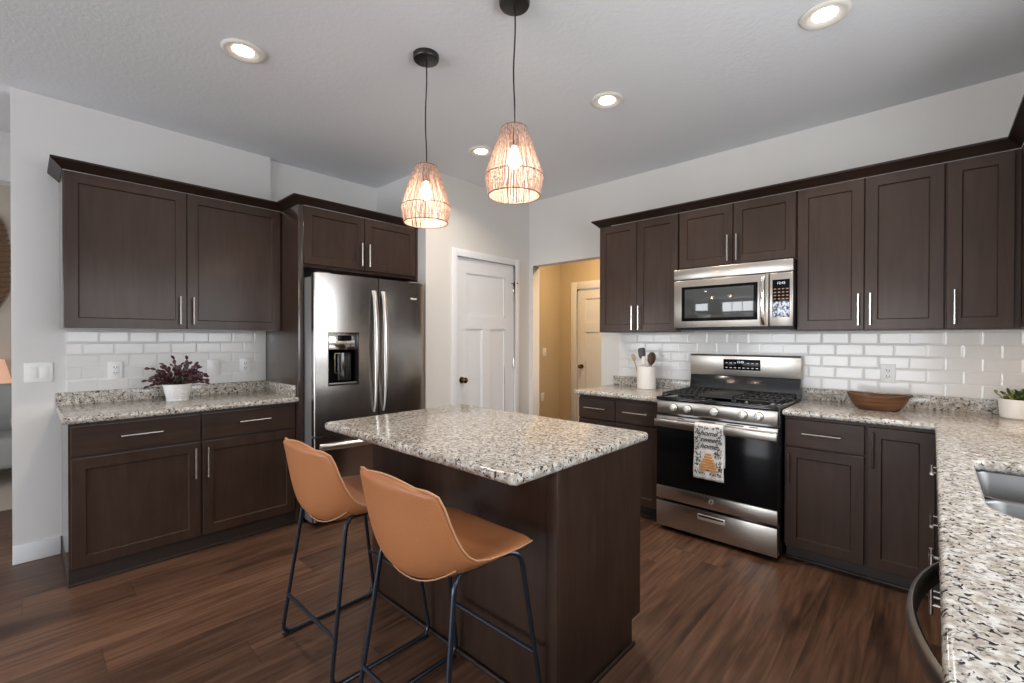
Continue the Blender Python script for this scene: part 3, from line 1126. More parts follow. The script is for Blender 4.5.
curved_piece(b, .0, dx0, dz0, dz1, l=True)
curved_piece(b, dx1, SP - .003, dz0, dz1)
curved_piece(b, dx0, dx1, dz0, dza)
curved_piece(b, dx0, dx1, dzb, dz1)
ld = b.done('door', 'steel_v', fr, sharp=40)
b = B()
curved_piece(b, SP + .003, FW, dz0, dz1, r=True, n=10)
rd = b.done('door', 'steel_v', fr, sharp=40)
b = B()
curved_piece(b, 0, FW, .045, .632, l=True, r=True, n=16)
fz = b.done('freezer_drawer', 'steel_v', fr, sharp=40)
# dispenser
ds = B().box(dx0, dx1, -.79, -.775, dza, dzb).box(dx0, dx0 + .006, yfront(dx0) + .001, -.79, dza, dzb).box(dx1 - .006, dx1, yfront(dx1) + .001, -.79, dza, dzb) \
    .box(dx0, dx1, yfront(dx0) + .001, -.79, dza, dza + .012).done('dispenser', 'black', ld)
yy = yfront(.2)
B().box(dx0 + .006, dx1 - .006, yfront(dx0) + .0, -.79, dzb - .125, dzb - .004, .004).done('control_panel', 'bright', ds)
B().box(dx0 + .07, dx1 - .05, yfront(dx0) - .002, yfront(dx0) + .001, dzb - .06, dzb - .022, .001).done('display', 'blackgl', ds)
B().lathe([(.052, 0), (.056, .02), (.056, .18), (.052, .20)], 24, ((dx0 + dx1) / 2 + .02, -.800, dza + .035), sy=.5).done('paddle', 'enamel', ds)
b = B()
for q in ((dx0 + .045, dx0 + .050, dza + .09, dza + .235), (dx0 + .095, dx0 + .100, dza + .09, dza + .235), (dx0 + .045, dx0 + .100, dza + .09, dza + .095), (dx0 + .045, dx0 + .100, dza + .23, dza + .235)):
    b.box(q[0], q[1], -.833, -.828, q[2], q[3])
b.done('nozzle_frame', 'bright', ds)
B().box(dx0 + .008, dx1 - .008, yfront(dx0) - .004, -.79, dza + .012, dza + .020, .002).done('drip_tray', 'steel_grey', ds)
for q in ((dx0 - .004, dx0 + .003, dza - .004, dzb + .004), (dx1 - .003, dx1 + .004, dza - .004, dzb + .004), (dx0, dx1, dza - .004, dza + .003), (dx0, dx1, dzb - .003, dzb + .004)):
    pass


def bow_handle(parent, x, z0, z1, out, w=.040, t=.012, horiz=False):
    """flat bowed handle; in local fridge coords"""
    rows = []
    n = 16
    for i in range(n + 1):
        s = i / n
        k_ = math.sin(PI * s) ** .55
        if horiz:
            xx = z0 + (z1 - z0) * s
            yb = yfront(xx) - .002 - out * k_
            rows.append([(xx, yb, x - w / 2), (xx, yb - t * .6, x - w / 3), (xx, yb - t, x), (xx, yb - t * .6, x + w / 3), (xx, yb, x + w / 2), (xx, yb + .006, x)])
        else:
            zz = z0 + (z1 - z0) * s
            yb = yfront(x) - .002 - out * k_
            ww = w * (.30 + .70 * min(1, s * 1.9))
            rows.append([(x - ww / 2, yb, zz), (x - ww / 3, yb - t * .6, zz), (x, yb - t, zz), (x + ww / 3, yb - t * .6, zz), (x + ww / 2, yb, zz), (x, yb + .006, zz)])
    return B().grid(rows, closed_u=True, cap=True).done('handle', 'hdl', parent, sharp=50)


bow_handle(ld, SP - .040, .775, 1.690, .045)
bow_handle(rd, SP + .040, .775, 1.690, .045)
bow_handle(fz, .566, .035, .88, .040, .046, .014, True)
text('badge_lettering', 'Whirlpool', .022, 'plate', rd, (.790, yfront(.790) - .0008, 1.655), (R(90), 0, 0), bold=.0006)

# ------------------------------------------------------------------ range
RX, RW = -1.420, .760
rg = thing('gas_range', 'stainless gas range with five knobs and black oven door', 'range', (RX, YB - .012, 0), 0)
D = .676   # door face distance from its back
B().box(.003, RW - .003, -(D - .045), 0, .035, .905, .003).done('body', 'enamel', rg)
for xx in (.06, RW - .06):
    for yy in (-.06, -.56):
        B().lathe([(.018, 0), (.018, .012), (.010, .016), (.010, .036)], 12, (xx, yy, 0)).done('foot', 'rubber', rg)
# cooktop pan with rim
b = B().box(0, RW, -(D + .005), -.075, .905, .922, .005).box(.0, RW, -(D + .005), -(D - .05), .915, .930, .005)
b.box(0, .018, -(D - .04), -.075, .918, .930, .003).box(RW - .018, RW, -(D - .04), -.075, .918, .930, .003)
ct = b.done('cooktop', 'enamel', rg)
for xx, yy, rr in ((.15, -.24, .042), (.15, -.50, .048), (.38, -.37, .055), (.61, -.24, .038), (.61, -.50, .052)):
    B().lathe([(rr * 1.25, 0), (rr * 1.25, .006), (rr, .008), (rr, .018), (rr * .92, .022), (0, .024)], 24, (xx, yy, .922)).done('burner', 'iron', ct)
for i, (g0, g1) in enumerate(((.022, .262), (.266, .494), (.498, .738))):
    b = B()
    zt, zb = .954, .944
    y0, y1 = -(D - .045), -.095
    for q in ((g0, g0 + .012, y0, y1), (g1 - .012, g1, y0, y1), (g0, g1, y0, y0 + .012), (g0, g1, y1 - .012, y1), (g0, g1, (y0 + y1) / 2 - .006, (y0 + y1) / 2 + .006)):
        b.box(q[0], q[1], q[2], q[3], zb, zt, .003)
    if i == 1:
        b.box(g0 + .02, g1 - .02, y0 + .03, y1 - .03, .950, .958, .003)
    else:
        for k_ in range(1, 6):
            xx = g0 + (g1 - g0) * k_ / 6
            b.box(xx - .004, xx + .004, y0 + .006, y1 - .006, zb, zt, .002)
        for k_ in (1, 3):
            yy = y0 + (y1 - y0) * k_ / 4
            b.box(g0, g1, yy - .005, yy + .005, zb, zt, .002)
    for xx in (g0 + .006, g1 - .006):
        for yy in (y0 + .006, (y0 + y1) / 2, y1 - .006):
            b.box(xx - .006, xx + .006, yy - .006, yy + .006, .921, zb, .001)
    b.done('griddle' if i == 1 else 'burner_grate', 'iron', rg)
# knob panel
B().box(.006, RW - .006, -D, -(D - .05), .818, .902, .004).done('control_panel', 'steel', rg)
for kx in (.126, .219, .392, .564, .653):
    kb = B().lathe([(0, 0), (.021, 0), (.024, -.004), (.024, -.010), (.019, -.014), (.018, -.030), (.015, -.033), (0, -.034)][::-1], 24, (kx, -D - .0, .861), 'y').done('knob', 'knob', rg)
    B().lathe([(0, 0), (.0275, 0), (.0275, -.002), (0, -.002)], 24, (kx, -D, .861), 'y').done('knob_skirt', 'black', kb)
    B().box(kx - .005, kx + .005, -D - .040, -D - .026, .841, .881, .002).done('knob_grip', 'knob', kb)
# oven door
od = B().box(.004, RW - .004, -(D - .002), -(D - .045), .222, .800, .004).done('oven_door', 'black', rg)
B().box(.006, RW - .006, -D - .003, -(D - .01), .316, .728, .002).done('door_glass', 'blackgl', od)
B().box(.004, RW - .004, -D - .006, -(D - .01), .224, .312, .004).done('door_band', 'steel', od)
B().box(.004, RW - .004, -D - .006, -(D - .01), .730, .800, .003).done('door_band', 'steel', od)
bd_ = B().lathe([(.0, 0), (.016, 0), (.016, -.002), (.0, -.002)], 24, (.378, -D - .006, .277), 'y').done('round_badge', 'knob', od)
B().lathe([(.0, 0), (.011, 0), (.011, -.001), (.0, -.001)], 24, (.378, -D - .008, .277), 'y').done('badge_centre', 'steel_grey', bd_)
b = B()
for vx in (.15, .30, .47, .60):
    b.box(vx, vx + (.05 if vx in (.15, .60) else .10), -D - .0075, -D - .005, .787, .794)
b.done('vent_slots', 'black', od)
hb = B().box(.006, RW + .003, -D - .050, -D - .034, .728, .780, .007, 3)
hb.box(.004, .030, -D - .036, -D - .004, .738, .772, .004).box(RW - .030, RW - .004, -D - .036, -D - .004, .738, .772, .004)
hb.done('handle', 'steel', od)
# storage drawer
sd = B().box(.004, RW - .004, -D - .004, -(D - .045), .034, .207, .005).done('storage_drawer', 'steel', rg)
b = B().box(.29, .462, -D - .007, -D - .003, .143, .180, .002)
hh = b.done('handle', 'knob', sd)
B().box(.298, .454, -D - .0085, -D - .0065, .163, .175, .001).done('handle_recess', 'black', hh)
# backguard
b = B().poly([(-.068, 1.052), (-.068, 1.2), (-.060, 1.212), (-.004, 1.212), (-.004, 1.052)], 0, RW, 'x', .003)
bg = b.done('backguard', 'steel', rg)
B().poly([(-.085, .924), (-.066, 1.050), (-.006, 1.050), (-.006, .905), (-.085, .905)], .002, RW - .002, 'x', .002).done('lower_backguard', 'enamel', bg)
dp = B().box(.252, .508, -.0705, -.067, 1.098, 1.178, .001).done('control_display', 'blackgl', bg)
text('clock_digits', '12:45', .022, 'led', dp, (.372, -.0712, 1.157), (R(90), 0, 0))
b = B()
for r_ in range(2):
    for c_ in range(8):
        if r_ == 1 and c_ in (3, 4):
            continue
        cx_, cz_ = .275 + c_ * .030, 1.118 + (1 - r_) * .0
        if r_ == 0:
            b.box(cx_ - .008, cx_ + .008, -.0712, -.0704, 1.112, 1.117)
        else:
            b.box(cx_ - .007, cx_ + .007, -.0712, -.0704, 1.148, 1.152)
b.done('touch_keys', 'plate', dp)

# towel over the oven handle
TX0, TX1 = RX + .288, RX + .466
HY = YB - .012 - D - .050
tw = thing('dish_towel', 'white dish towel with leaf print and orange beehive hanging on oven handle', 'towel', ((TX0 + TX1) / 2, HY, 0))
hw = (TX1 - TX0) / 2
rows = []
path = []
zbot = .430
for i in range(25):
    z = zbot + (.776 - zbot) * i / 24
    path.append((-.006 - .004 * math.sin(i * .35), z))
for a in range(0, 181, 30):
    path.append((.008 - .014 * math.cos(R(a)), .780 + .006 * math.sin(R(a))))
for i in range(12):
    path.append((.0225, .776 - .26 * i / 11))
NX = 16
for py, pz in path:
    fr_ = min(1, max(0, (.78 - pz) / .35))
    rows.append([(-hw - .006 * fr_ + (2 * hw + .010 * fr_) * j / NX, py - (.003 * fr_ * math.sin(j * 1.1) if py < 0 else 0), pz) for j in range(NX + 1)])
o = B().grid(rows).done('towel_cloth', 'towel', tw, sharp=80)
md = o.modifiers.new('solid', 'SOLIDIFY')
md.thickness = .0025
md.offset = 0
FYo = -.0145
rnd = random.Random(3)


def leaf2(b, cx, cz, ang, ln, wd_, y):
    pts = []
    for s in (-1, -.5, 0, .5, 1):
        pts.append((s * ln, wd_ * (1 - s * s)))
    for s in (.5, 0, -.5):
        pts.append((s * ln, -wd_ * (1 - s * s)))
    ca, sa = math.cos(ang), math.sin(ang)
    vs = [b.bm.verts.new((cx + p * ca - q * sa, y, cz + p * sa + q * ca)) for p, q in pts]
    b.bm.faces.new(vs)


b = B()
for i in range(520):
    cx, cz = rnd.uniform(-hw + .006, hw - .006), rnd.uniform(zbot + .035, .772)
    inx = abs(cx) < hw * .60
    if inx and .615 < cz < .755:
        continue
    if abs(cx) < hw * (.70 - 2.2 * (cz - .475)) and .475 < cz < .615:
        continue
    leaf2(b, cx, cz, rnd.uniform(0, PI), rnd.uniform(.006, .011), rnd.uniform(.0016, .0032), FYo - rnd.uniform(0, .0004))
lp_ = b.done('leaf_print', 'ink', o)
lp_['kind'] = 'stuff'
b = B()
for i in range(7):
    hwid = .058 - .0058 * i - (.004 if i > 4 else 0)
    z = .487 + i * .0165
    b.box(-hwid, hwid, FYo - .0006, FYo + .0004, z, z + .0125, .0002, 1)
b.done('beehive_print', 'honey', o)
B().lathe([(0, 0), (.006, 0), (.006, -.0006), (0, -.0006)], 14, (0, FYo - .0008, .493), 'y').done('beehive_door', 'ink', o)
for s_, z in (('home', .728), ('sweet', .687), ('home', .646)):
    text('towel_lettering', s_, .045, 'ink', o, (0, FYo - .0008, z), (R(90), 0, 0), shear=.45, bold=.0007)

# ------------------------------------------------------------------ microwave
MX, MW_ = -1.412, .768
mw = thing('microwave_oven', 'stainless over-the-range microwave mounted above the gas range', 'microwave', (MX, YB, 0), 0)
MD = .42
B().box(.002, MW_ - .002, -(MD - .035), -.002, 1.392, 1.8445, .003).done('body', 'black', mw)
B().box(.03, MW_ - .03, -(MD - .06), -.03, 1.386, 1.392, .001).done('underside_filter', 'steel_grey', mw)
vp = B().box(0, MW_, -MD, -(MD - .034), 1.762, 1.840, .004).done('vent_panel', 'steel', mw)
text('badge_lettering', 'Whirlpool', .018, 'bright', vp, (.36, -MD - .0006, 1.802), (R(90), 0, 0))
sp_ = .632
md_ = B().box(0, sp_ - .002, -MD, -(MD - .034), 1.411, 1.757, .005).done('door', 'steel', mw)
B().box(.058, .566, -MD - .002, -MD + .002, 1.458, 1.708, .002).done('window_frame', 'blackgl', md_)
B().box(.082, .542, -MD - .003, -MD, 1.480, 1.688, .001).done('window', 'darkgl', md_)
rows = []
for i in range(17):
    s = i / 16
    z = 1.420 + .328 * s
    yb = -MD - .003 - .030 * math.sin(PI * s) ** .6
    x = .600
    rows.append([(x - .016, yb, z), (x - .010, yb - .008, z), (x, yb - .011, z), (x + .010, yb - .008, z), (x + .016, yb, z), (x, yb + .004, z)])
B().grid(rows, closed_u=True, cap=True).done('handle', 'bright', md_, sharp=50)
cp = B().box(sp_ + .002, MW_, -MD, -(MD - .034), 1.411, 1.757, .005).done('control_panel', 'steel', mw)
kp = B().box(.652, .750, -MD - .002, -MD + .001, 1.470, 1.712, .001).done('keypad', 'blackgl', cp)
B().box(.654, .748, -MD - .003, -MD - .0015, 1.472, 1.570, .001).done('keypad_reflection', 'painted_reflection', kp)  # thin plate carrying the painted reflection
text('clock_digits', '12:45', .022, 'led', kp, (.702, -MD - .0032, 1.688), (R(90), 0, 0))
b = B()
for r_ in range(4):
    for c_ in range(4):
        b.box(.661 + c_ * .023, .674 + c_ * .023, -MD - .003, -MD - .0015, 1.585 + r_ * .021, 1.591 + r_ * .021)
b.done('keys', pmat('amber_key_legend', (0.35, 0.20, 0.12), 0.5), kp)

# ------------------------------------------------------------------ dishwasher (faces -x)
dw = thing('dishwasher', 'dishwasher with a bowed steel handle under the foreground counter edge', 'dishwasher', (XR, 1.547, 0), R(-90))
B().box(.004, .600, -.56, -.01, .10, .868, .003).done('body', 'steel_grey', dw)
B().box(.004, .600, -.54, -.05, .0, .10).done('toe_kick', 'toe', dw)
dd = B().box(.004, .600, -.612, -.562, .11, .866, .006).done('door', 'black', dw)
rows = []
n = 24
for i in range(n + 1):
    s = i / n
    x = -.0 + .590 * s
    k_ = math.sin(PI * s) ** .75
    yb = -.612 - .070 * k_
    z = .772
    rows.append([(x, yb, z - .024), (x, yb - .008, z - .019), (x, yb - .011, z), (x, yb - .008, z + .019), (x, yb, z + .024), (x, yb + .005, z + .020), (x, yb + .006, z - .020)])
B().grid(rows, closed_u=True, cap=True).done('handle', 'dwh', dd, sharp=60)

# ------------------------------------------------------------------ counter stools
def stool_mesh():
    root = thing('counter_stool', 'tan', 'stool', (0, 0, 0))
    # centre profile (y, z, half width, edge lift vector (dy, dz)) from seat front to back top
    prof = [(.178, .622, .190, 0, .002), (.192, .628, .202, 0, .003), (.172, .634, .213, 0, .004), (.110, .628, .222, 0, .013), (.030, .610, .228, 0, .036),
            (-.050, .592, .230, .010, .060), (-.120, .582, .230, .025, .083), (-.175, .592, .229, .050, .093), (-.208, .628, .227, .061, .084),
            (-.224, .690, .224, .056, .060), (-.234, .755, .219, .048, .040), (-.241, .820, .212, .038, .028), (-.247, .865, .202, .031, .016),
            (-.250, .887, .188, .024, .004), (-.247, .900, .166, .016, -.008)]
    nt_ = 14

    def surf(k_off):
        rows = []
        for i, (y, z, hw_, ly, lz) in enumerate(prof):
            y0, z0 = prof[max(i - 1, 0)][:2]
            y1, z1 = prof[min(i + 1, len(prof) - 1)][:2]
            t_ = Vector((y1 - y0, z1 - z0)).normalized()
            nrm = Vector((t_.y, -t_.x))     # (y,z) normal: outward is below / behind
            nrm = -nrm if nrm.y > 0 and i < 5 else nrm
            row = []
            for j in range(nt_ + 1):
                s = -1 + 2 * j / nt_
                e = abs(s) ** 2.2
                edge = min(1.0, (1 - abs(s)) * 5 + .25)
                row.append(Vector((s * hw_, y + ly * e, z + lz * e)))
            rows.append(row)
        return rows
    S = surf(0)
    # offset along the vertex normals to give the padding its thickness
    H, Wd = len(S), nt_ + 1

    def nv(i, j):
        a = S[min(i + 1, H - 1)][j] - S[max(i - 1, 0)][j]
        c = S[i][min(j + 1, Wd - 1)] - S[i][max(j - 1, 0)]
        return a.cross(c).normalized()
    inner, outer = [], []
    for i in range(H):
        ri, ro = [], []
        for j in range(Wd):
            nn = nv(i, j)
            ed = min(min(j, Wd - 1 - j) / 1.0, min(i, H - 1 - i) / 1.0, 1.0)
            th_ = .0150 * (.62 + .38 * ed)
            ri.append(S[i][j] - nn * th_)
            ro.append(S[i][j] + nn * th_)
        inner.append(ri)
        outer.append(ro)
    b = B()
    b.grid(inner).grid(outer)
    # rim between the two skins, bulged outward
    ring = [(0, j) for j in range(Wd)] + [(i, Wd - 1) for i in range(1, H)] + [(H - 1, j) for j in range(Wd - 2, -1, -1)] + [(i, 0) for i in range(H - 2, 0, -1)]
    mid = []
    for i, j in ring:
        ci = S[min(max(i, 1), H - 2)][min(max(j, 1), Wd - 2)]
        d_ = (S[i][j] - ci)
        d_ = d_.normalized() if d_.length > 0 else Vector((0, 0, 0))
        mid.append(S[i][j] + d_ * .010)
    b.grid([[inner[i][j] for i, j in ring], mid, [outer[i][j] for i, j in ring]], closed_u=True)
    seat = b.done('seat_shell', 'leather', root, sharp=75)
    ss = seat.modifiers.new('sub', 'SUBSURF')
    ss.levels = ss.render_levels = 2
    # piping: seam round the rim and across the lower back
    B().tube([m_ for m_ in mid], .0032, 6, closed=True).done('rim_stitching', 'stitch', seat)
    i = 7
    B().tube([inner[i][j] + (inner[i][j] - outer[i][j]).normalized() * -.0002 for j in range(1, Wd - 1)], .0024, 6).done('back_seam', 'stitch', seat)

    def bez(pts, n_=6, r_=.05):
        """polyline with rounded corners"""
        P_ = [Vector(p) for p in pts]
        out = [P_[0]]
        for k_ in range(1, len(P_) - 1):
            a, c, e = P_[k_ - 1], P_[k_], P_[k_ + 1]
            d0, d1_ = (a - c), (e - c)
            rr = min(r_, d0.length * .45, d1_.length * .45)
            s0, s1 = c + d0.normalized() * rr, c + d1_.normalized() * rr
            for q in range(n_ + 1):
                t_ = q / n_
                out.append(s0 * (1 - t_) ** 2 + c * 2 * t_ * (1 - t_) + s1 * t_ ** 2)
        out.append(P_[-1])
        return out
    # side frames: under the seat, down, along the floor, up
    for sx in (-1, 1):
        X0, X1 = sx * .235, sx * .204
        pts = [(sx * .150, .03, .598), (sx * .195, -.140, .628), (X0, -.225, .011), (X0, .232, .011), (X1, .140, .616), (sx * .150, .04, .600)]
        B().tube(bez(pts, 6, .055), .0085, 10).done('sled_frame', 'leg', root)
        for yy in (-.20, .20):
            B().box(sx * .235 - .011, sx * .235 + .011, yy - .020, yy + .020, 0, .009, .002).done('foot_glide', 'rubber', root)
    # footrests

    def on_leg(front, z):
        f_ = (z - .011) / (.618 - .011)
        if front:
            return .235 + (.204 - .235) * f_, .232 + (.140 - .232) * f_
        return .235 + (.190 - .235) * f_, -.225 + (-.150 + .225) * f_
    hx, yy = on_leg(True, .245)
    B().tube([(-hx, yy, .245), (hx, yy, .245)], .0075, 10).done('footrest', 'leg', root)
    hx, yy = on_leg(False, .187)
    B().tube([(-hx, yy, .187), (hx, yy, .187)], .0075, 10).done('rear_crossbar', 'leg', root)
    # plate under the seat
    B().box(-.150, .150, -.010, .055, .582, .589, .002).done('mount_plate', 'leg', root)
    return root


st = stool_mesh()
st.location = (-1.225, 1.005, 0)
st['label'] = 'tan leather counter stool nearest the camera, at the right of the pair'
st['group'] = 'counter stools'
dup(st, (-1.882, 1.005, 0), 'tan leather counter stool at the left of the pair, nearer the refrigerator')


# ------------------------------------------------------------------ pendants
def pendant(loc, zt, label):
    root = thing('pendant_light', label, 'pendant light', (loc[0], loc[1], ZC), 0, 'woven pendant lights')
    B().lathe([(0, -.030), (.050, -.030), (.062, -.026), (.066, -.018), (.066, 0), (0, 0)], 40).done('canopy', 'black', root)
    top = zt - ZC
    pts = []
    for i in range(13):
        s = i / 12
        pts.append((.003 * math.sin(s * 9), .002 * math.sin(s * 7 + 1), -.028 + (top + .03 + .010) * s if False else -.028 + (top - .02 + .028) * s))
    B().tube(pts, .0034, 8).done('cord', 'black', root)
    sh = B()
    rt, rw, rb = .054, .126, .1115
    zw, zb = top - .207, top - .290
    rn = random.Random(int(zt * 1000))
    for layer, cnt in ((0, 92), (1, 60)):
        for i in range(cnt):
            a = 2 * PI * (i + rn.uniform(-.2, .2)) / cnt
            da = rn.uniform(-.025, .025)
            ro = -.002 * layer
            P_ = []
            for s in (0, .33, .66, 1):
                r_ = rt + (rw - rt) * s + ro + rn.uniform(-.001, .001)
                aa = a + da * s
                P_.append((r_ * math.cos(aa), r_ * math.sin(aa), top + (zw - top) * s))
            for s in (.5, 1):
                r_ = rw + (rb - rw) * s + ro
                aa = a + da * (1 - s)
                P_.append((r_ * math.cos(aa), r_ * math.sin(aa), zw + (zb - zw) * s))
            sh.tube(P_, rn.uniform(.0015, .0024) if layer == 0 else rn.uniform(.0009, .0014), 4, cap=False)
    shade = sh.done('lamp_shade', 'strand', root)
    for nm, r_, z, t_ in (('top_ring', rt, top, .003), ('middle_ring', rw, zw, .0022), ('bottom_ring', rb, zb, .0026)):
        B().tube([(r_ * math.cos(2 * PI * k_ / 48), r_ * math.sin(2 * PI * k_ / 48), z) for k_ in range(48)], t_, 6, closed=True).done(nm, 'ring', shade)
    B().lathe([(0, 0), (.052, 0), (.052, .006), (0, .006)], 32, (0, 0, top - .004)).done('top_cap', 'ring', shade)
    B().lathe([(0, 0), (.018, 0), (.020, -.01), (.020, -.075), (0, -.075)], 20, (0, 0, top - .004)).done('lamp_socket', 'black', root)
    bl = B().lathe([(.012, -.055), (.015, -.070), (.026, -.095), (.030, -.113), (.026, -.131), (.012, -.143), (0, -.145)], 24, (0, 0, top - .026), cap=False).done('bulb', 'bulb', root)
    d = bpy.data.lights.new('pendant_glow', 'POINT')
    d.energy = 3.5
    d.color = (1, .84, .68)
    d.shadow_soft_size = .03
    lo = bpy.data.objects.new('pendant_glow', d)
    COL.objects.link(lo)
    lo.parent = root
    lo.location = (0, 0, top - .205)
    return root


pendant((-1.924, 1.42), 2.217, 'woven jute pendant light hanging lower and left, nearer the refrigerator')
pendant((-1.330, 1.447), 2.237, 'woven jute pendant light at the right, over the near island end')


# ------------------------------------------------------------------ recessed lights
def recessed(loc, label):
    root = thing('recessed_light', label, 'ceiling light', (loc[0], loc[1], ZC), 0, 'recessed ceiling lights')
    B().lathe([(.066, -.0005), (.095, -.0005), (.098, -.005), (.092, -.011), (.084, -.013), (.066, -.008), (.050, -.003), (.046, -.0015)], 40, cap=False).done('trim_ring', 'canw', root)
    B().lathe([(0, -.005), (.046, -.005), (.050, -.001), (0, -.001)], 40).done('lens', 'lens', root)
    d = bpy.data.lights.new('downlight', 'AREA')
    d.shape = 'DISK'
    d.size = .12
    d.energy = 8
    d.spread = R(140)
    d.color = (1, .88, .74)
    lo = bpy.data.objects.new('downlight', d)
    COL.objects.link(lo)
    lo.parent = root
    lo.location = (0, 0, -.016)
    return root


recessed((-2.574, .766), 'round recessed ceiling light above the left counter, left of both pendants')
recessed((-.362, 2.454), 'round recessed ceiling light at the top right near the sink side')
recessed((-1.467, 2.434), 'round recessed ceiling light in front of the range, right of the pendants')
recessed((-2.585, 2.431), 'round recessed ceiling light before the pantry door, seen between the pendants')

ul = thing('under_cabinet_light', 'slim warm light bar under the upper cabinet on the right wall', 'light', (XR - .17, 3.05, 1.384))
B().box(-.02, .02, -.16, .16, -.014, 0, .003).done('lamp_housing', 'canw', ul)
B().box(-.014, .014, -.15, .15, -.017, -.014, .001).done('diffuser', 'warmled', ul)
d = bpy.data.lights.new('under_cabinet_glow', 'AREA')
d.shape = 'RECTANGLE'
d.size, d.size_y = .03, .30
d.energy = 1.3
d.color = (1, .66, .36)
lo = bpy.data.objects.new('under_cabinet_glow', d)
COL.objects.link(lo)
lo.parent = ul
lo.location = (0, 0, -.02)

# ------------------------------------------------------------------ plants, crock, bowl
pt = thing('potted_plant', 'purple leaved cactus plant in a white pot on the left counter', 'plant', (-3.665, .697, CT))
B().lathe([(0, 0), (.058, 0), (.062, .004), (.063, .012), (.060, .016), (.070, .055), (.078, .100), (.079, .112), (.074, .114), (.070, .100), (0, .098)], 40).done('pot', 'pot', pt)
b = B()
for k_ in range(5):
    z = .025 + k_ * .014
    r_ = .061 + (z - .016) * .19
    b.lathe([(r_, -.002), (r_ + .003, 0), (r_, .002)], 40, (0, 0, z), cap=False)
b.done('pot_ribs', 'pot', pt)
B().lathe([(0, 0), (.070, 0), (.070, .006), (0, .008)], 24, (0, 0, .098)).done('soil', 'soil', pt)
rn = random.Random(11)


def leaf_seg(b, p, d, up, ln, wd_, th_=.0022):
    d = d.normalized()
    s = d.cross(up)
    s = s.normalized() if s.length > 1e-4 else Vector((1, 0, 0))
    n_ = s.cross(d)
    rows = []
    for t_, w_ in ((0, .25), (.25, .8), (.55, 1), (.85, .8), (1, .25)):
        c = p + d * ln * t_ + n_ * (.12 * ln * math.sin(PI * t_))
        hw_ = wd_ * w_ / 2
        rows.append([c - s * hw_, c + n_ * th_, c + s * hw_, c - n_ * th_])
    b.grid(rows, closed_u=True, cap=True)
    return p + d * ln


bp_, bg_ = B(), B()
for i in range(64):
    a = rn.uniform(0, 2 * PI)
    dx, dy = math.cos(a), math.sin(a)
    p = Vector((.03 * dx * rn.random(), .035 * dy * rn.random(), .104))
    el = rn.uniform(.25, 1.35)
    d = Vector((dx * .7 * math.cos(el), dy * 1.2 * math.cos(el), math.sin(el)))
    segs = rn.randint(4, 6)
    for q in range(segs):
        tip = q >= max(1, segs - 4)
        p = leaf_seg(bp_ if tip or rn.random() < .3 else bg_, p, d, Vector((.8 + rn.uniform(-.5, .5), rn.uniform(-.6, .6), .6)), rn.uniform(.030, .038), rn.uniform(.018, .026))
        d = d.normalized() + Vector((rn.uniform(-.22, .22), rn.uniform(-.22, .22), -.06 - .07 * q))
        if p.z < .06 or math.hypot(p.x, p.y) > .165 or p.x < -.215:
            break
bp_.done('purple_foliage', 'purple', pt)
bg_.done('green_foliage', 'green', pt)

pt2 = thing('potted_plant', 'small green succulent in a white pot at the right picture edge', 'plant', (.338, 3.585, CT))
B().lathe([(0, 0), (.066, 0), (.070, .004), (.074, .05), (.076, .098), (.072, .100), (.068, .088), (0, .086)], 40).done('pot', 'pot', pt2)
B().lathe([(0, 0), (.069, 0), (.069, .004), (0, .006)], 24, (0, 0, .086)).done('soil', 'soil', pt2)
b1_, b2_ = B(), B()
for i in range(85):
    a = rn.uniform(0, 2 * PI)
    r_ = rn.uniform(0, .05)
    el = rn.uniform(.65, 1.5)
    p = Vector((r_ * math.cos(a), r_ * math.sin(a), .090))
    d = Vector((math.cos(a) * math.cos(el), math.sin(a) * math.cos(el), math.sin(el)))
    for q in range(rn.randint(1, 3)):
        p = leaf_seg(b1_ if rn.random() < .6 else b2_, p, d, Vector((rn.uniform(-.5, .5), rn.uniform(-.5, .5), 1)), rn.uniform(.018, .026), rn.uniform(.013, .019))
        d = d.normalized() + Vector((rn.uniform(-.5, .5), rn.uniform(-.5, .5), rn.uniform(-.2, .3)))
b1_.done('green_foliage', 'green', pt2)
b2_.done('olive_foliage', 'olive', pt2)

# utensil crock
CK = Vector((-1.752, 3.545, CT))
ck = thing('utensil_crock', 'cream stoneware crock holding cooking utensils left of the range', 'crock', CK)
B().lathe([(0, 0), (.070, 0), (.075, .004), (.075, .182), (.073, .188), (.067, .188), (.066, .180), (.066, .010), (0, .010)], 40).done('crock_body', 'cream', ck)
b = B()
for z in (.055, .060, .110):
    b.lathe([(.0745, -.0012), (.0762, 0), (.0745, .0012)], 40, (0, 0, z), cap=False)
b.done('crock_rings', 'cream', ck)


def utensil(name, label, mat, hmat, base, top, head, hl, hw_, curve=.01, slots=False):
    root = thing(name, label, 'utensil', CK, 0, 'utensils in the crock')
    p0, p1 = Vector(base), Vector(top)
    d = (p1 - p0).normalized()
    B().tube([p0, p1], .0055, 8).done('utensil_handle', hmat, root)
    s = Vector((.75, .66, 0))
    s = (s - d * s.dot(d)).normalized()
    n_ = s.cross(d)
    rows = []
    prof_ = {'spoon': ((0, .3), (.2, .75), (.5, 1), (.8, .85), (.95, .5), (1, .2)), 'spatula': ((0, .25), (.15, .8), (.4, 1), (.8, 1), (.95, .85), (1, .55))}[head]
    for t_, w_ in prof_:
        c = p1 + d * hl * t_ - d * .004
        hh_ = hw_ * w_ / 2
        cup = curve * math.sin(PI * min(1, max(0, t_)))
        rows.append([c - s * hh_, c - s * hh_ * .4 + n_ * (cup + .003), c + s * hh_ * .4 + n_ * (cup + .003), c + s * hh_, c + s * hh_ * .4 + n_ * (cup - .003), c - s * hh_ * .4 + n_ * (cup - .003)])
    B().grid(rows, closed_u=True, cap=True).done('utensil_head', mat, root)


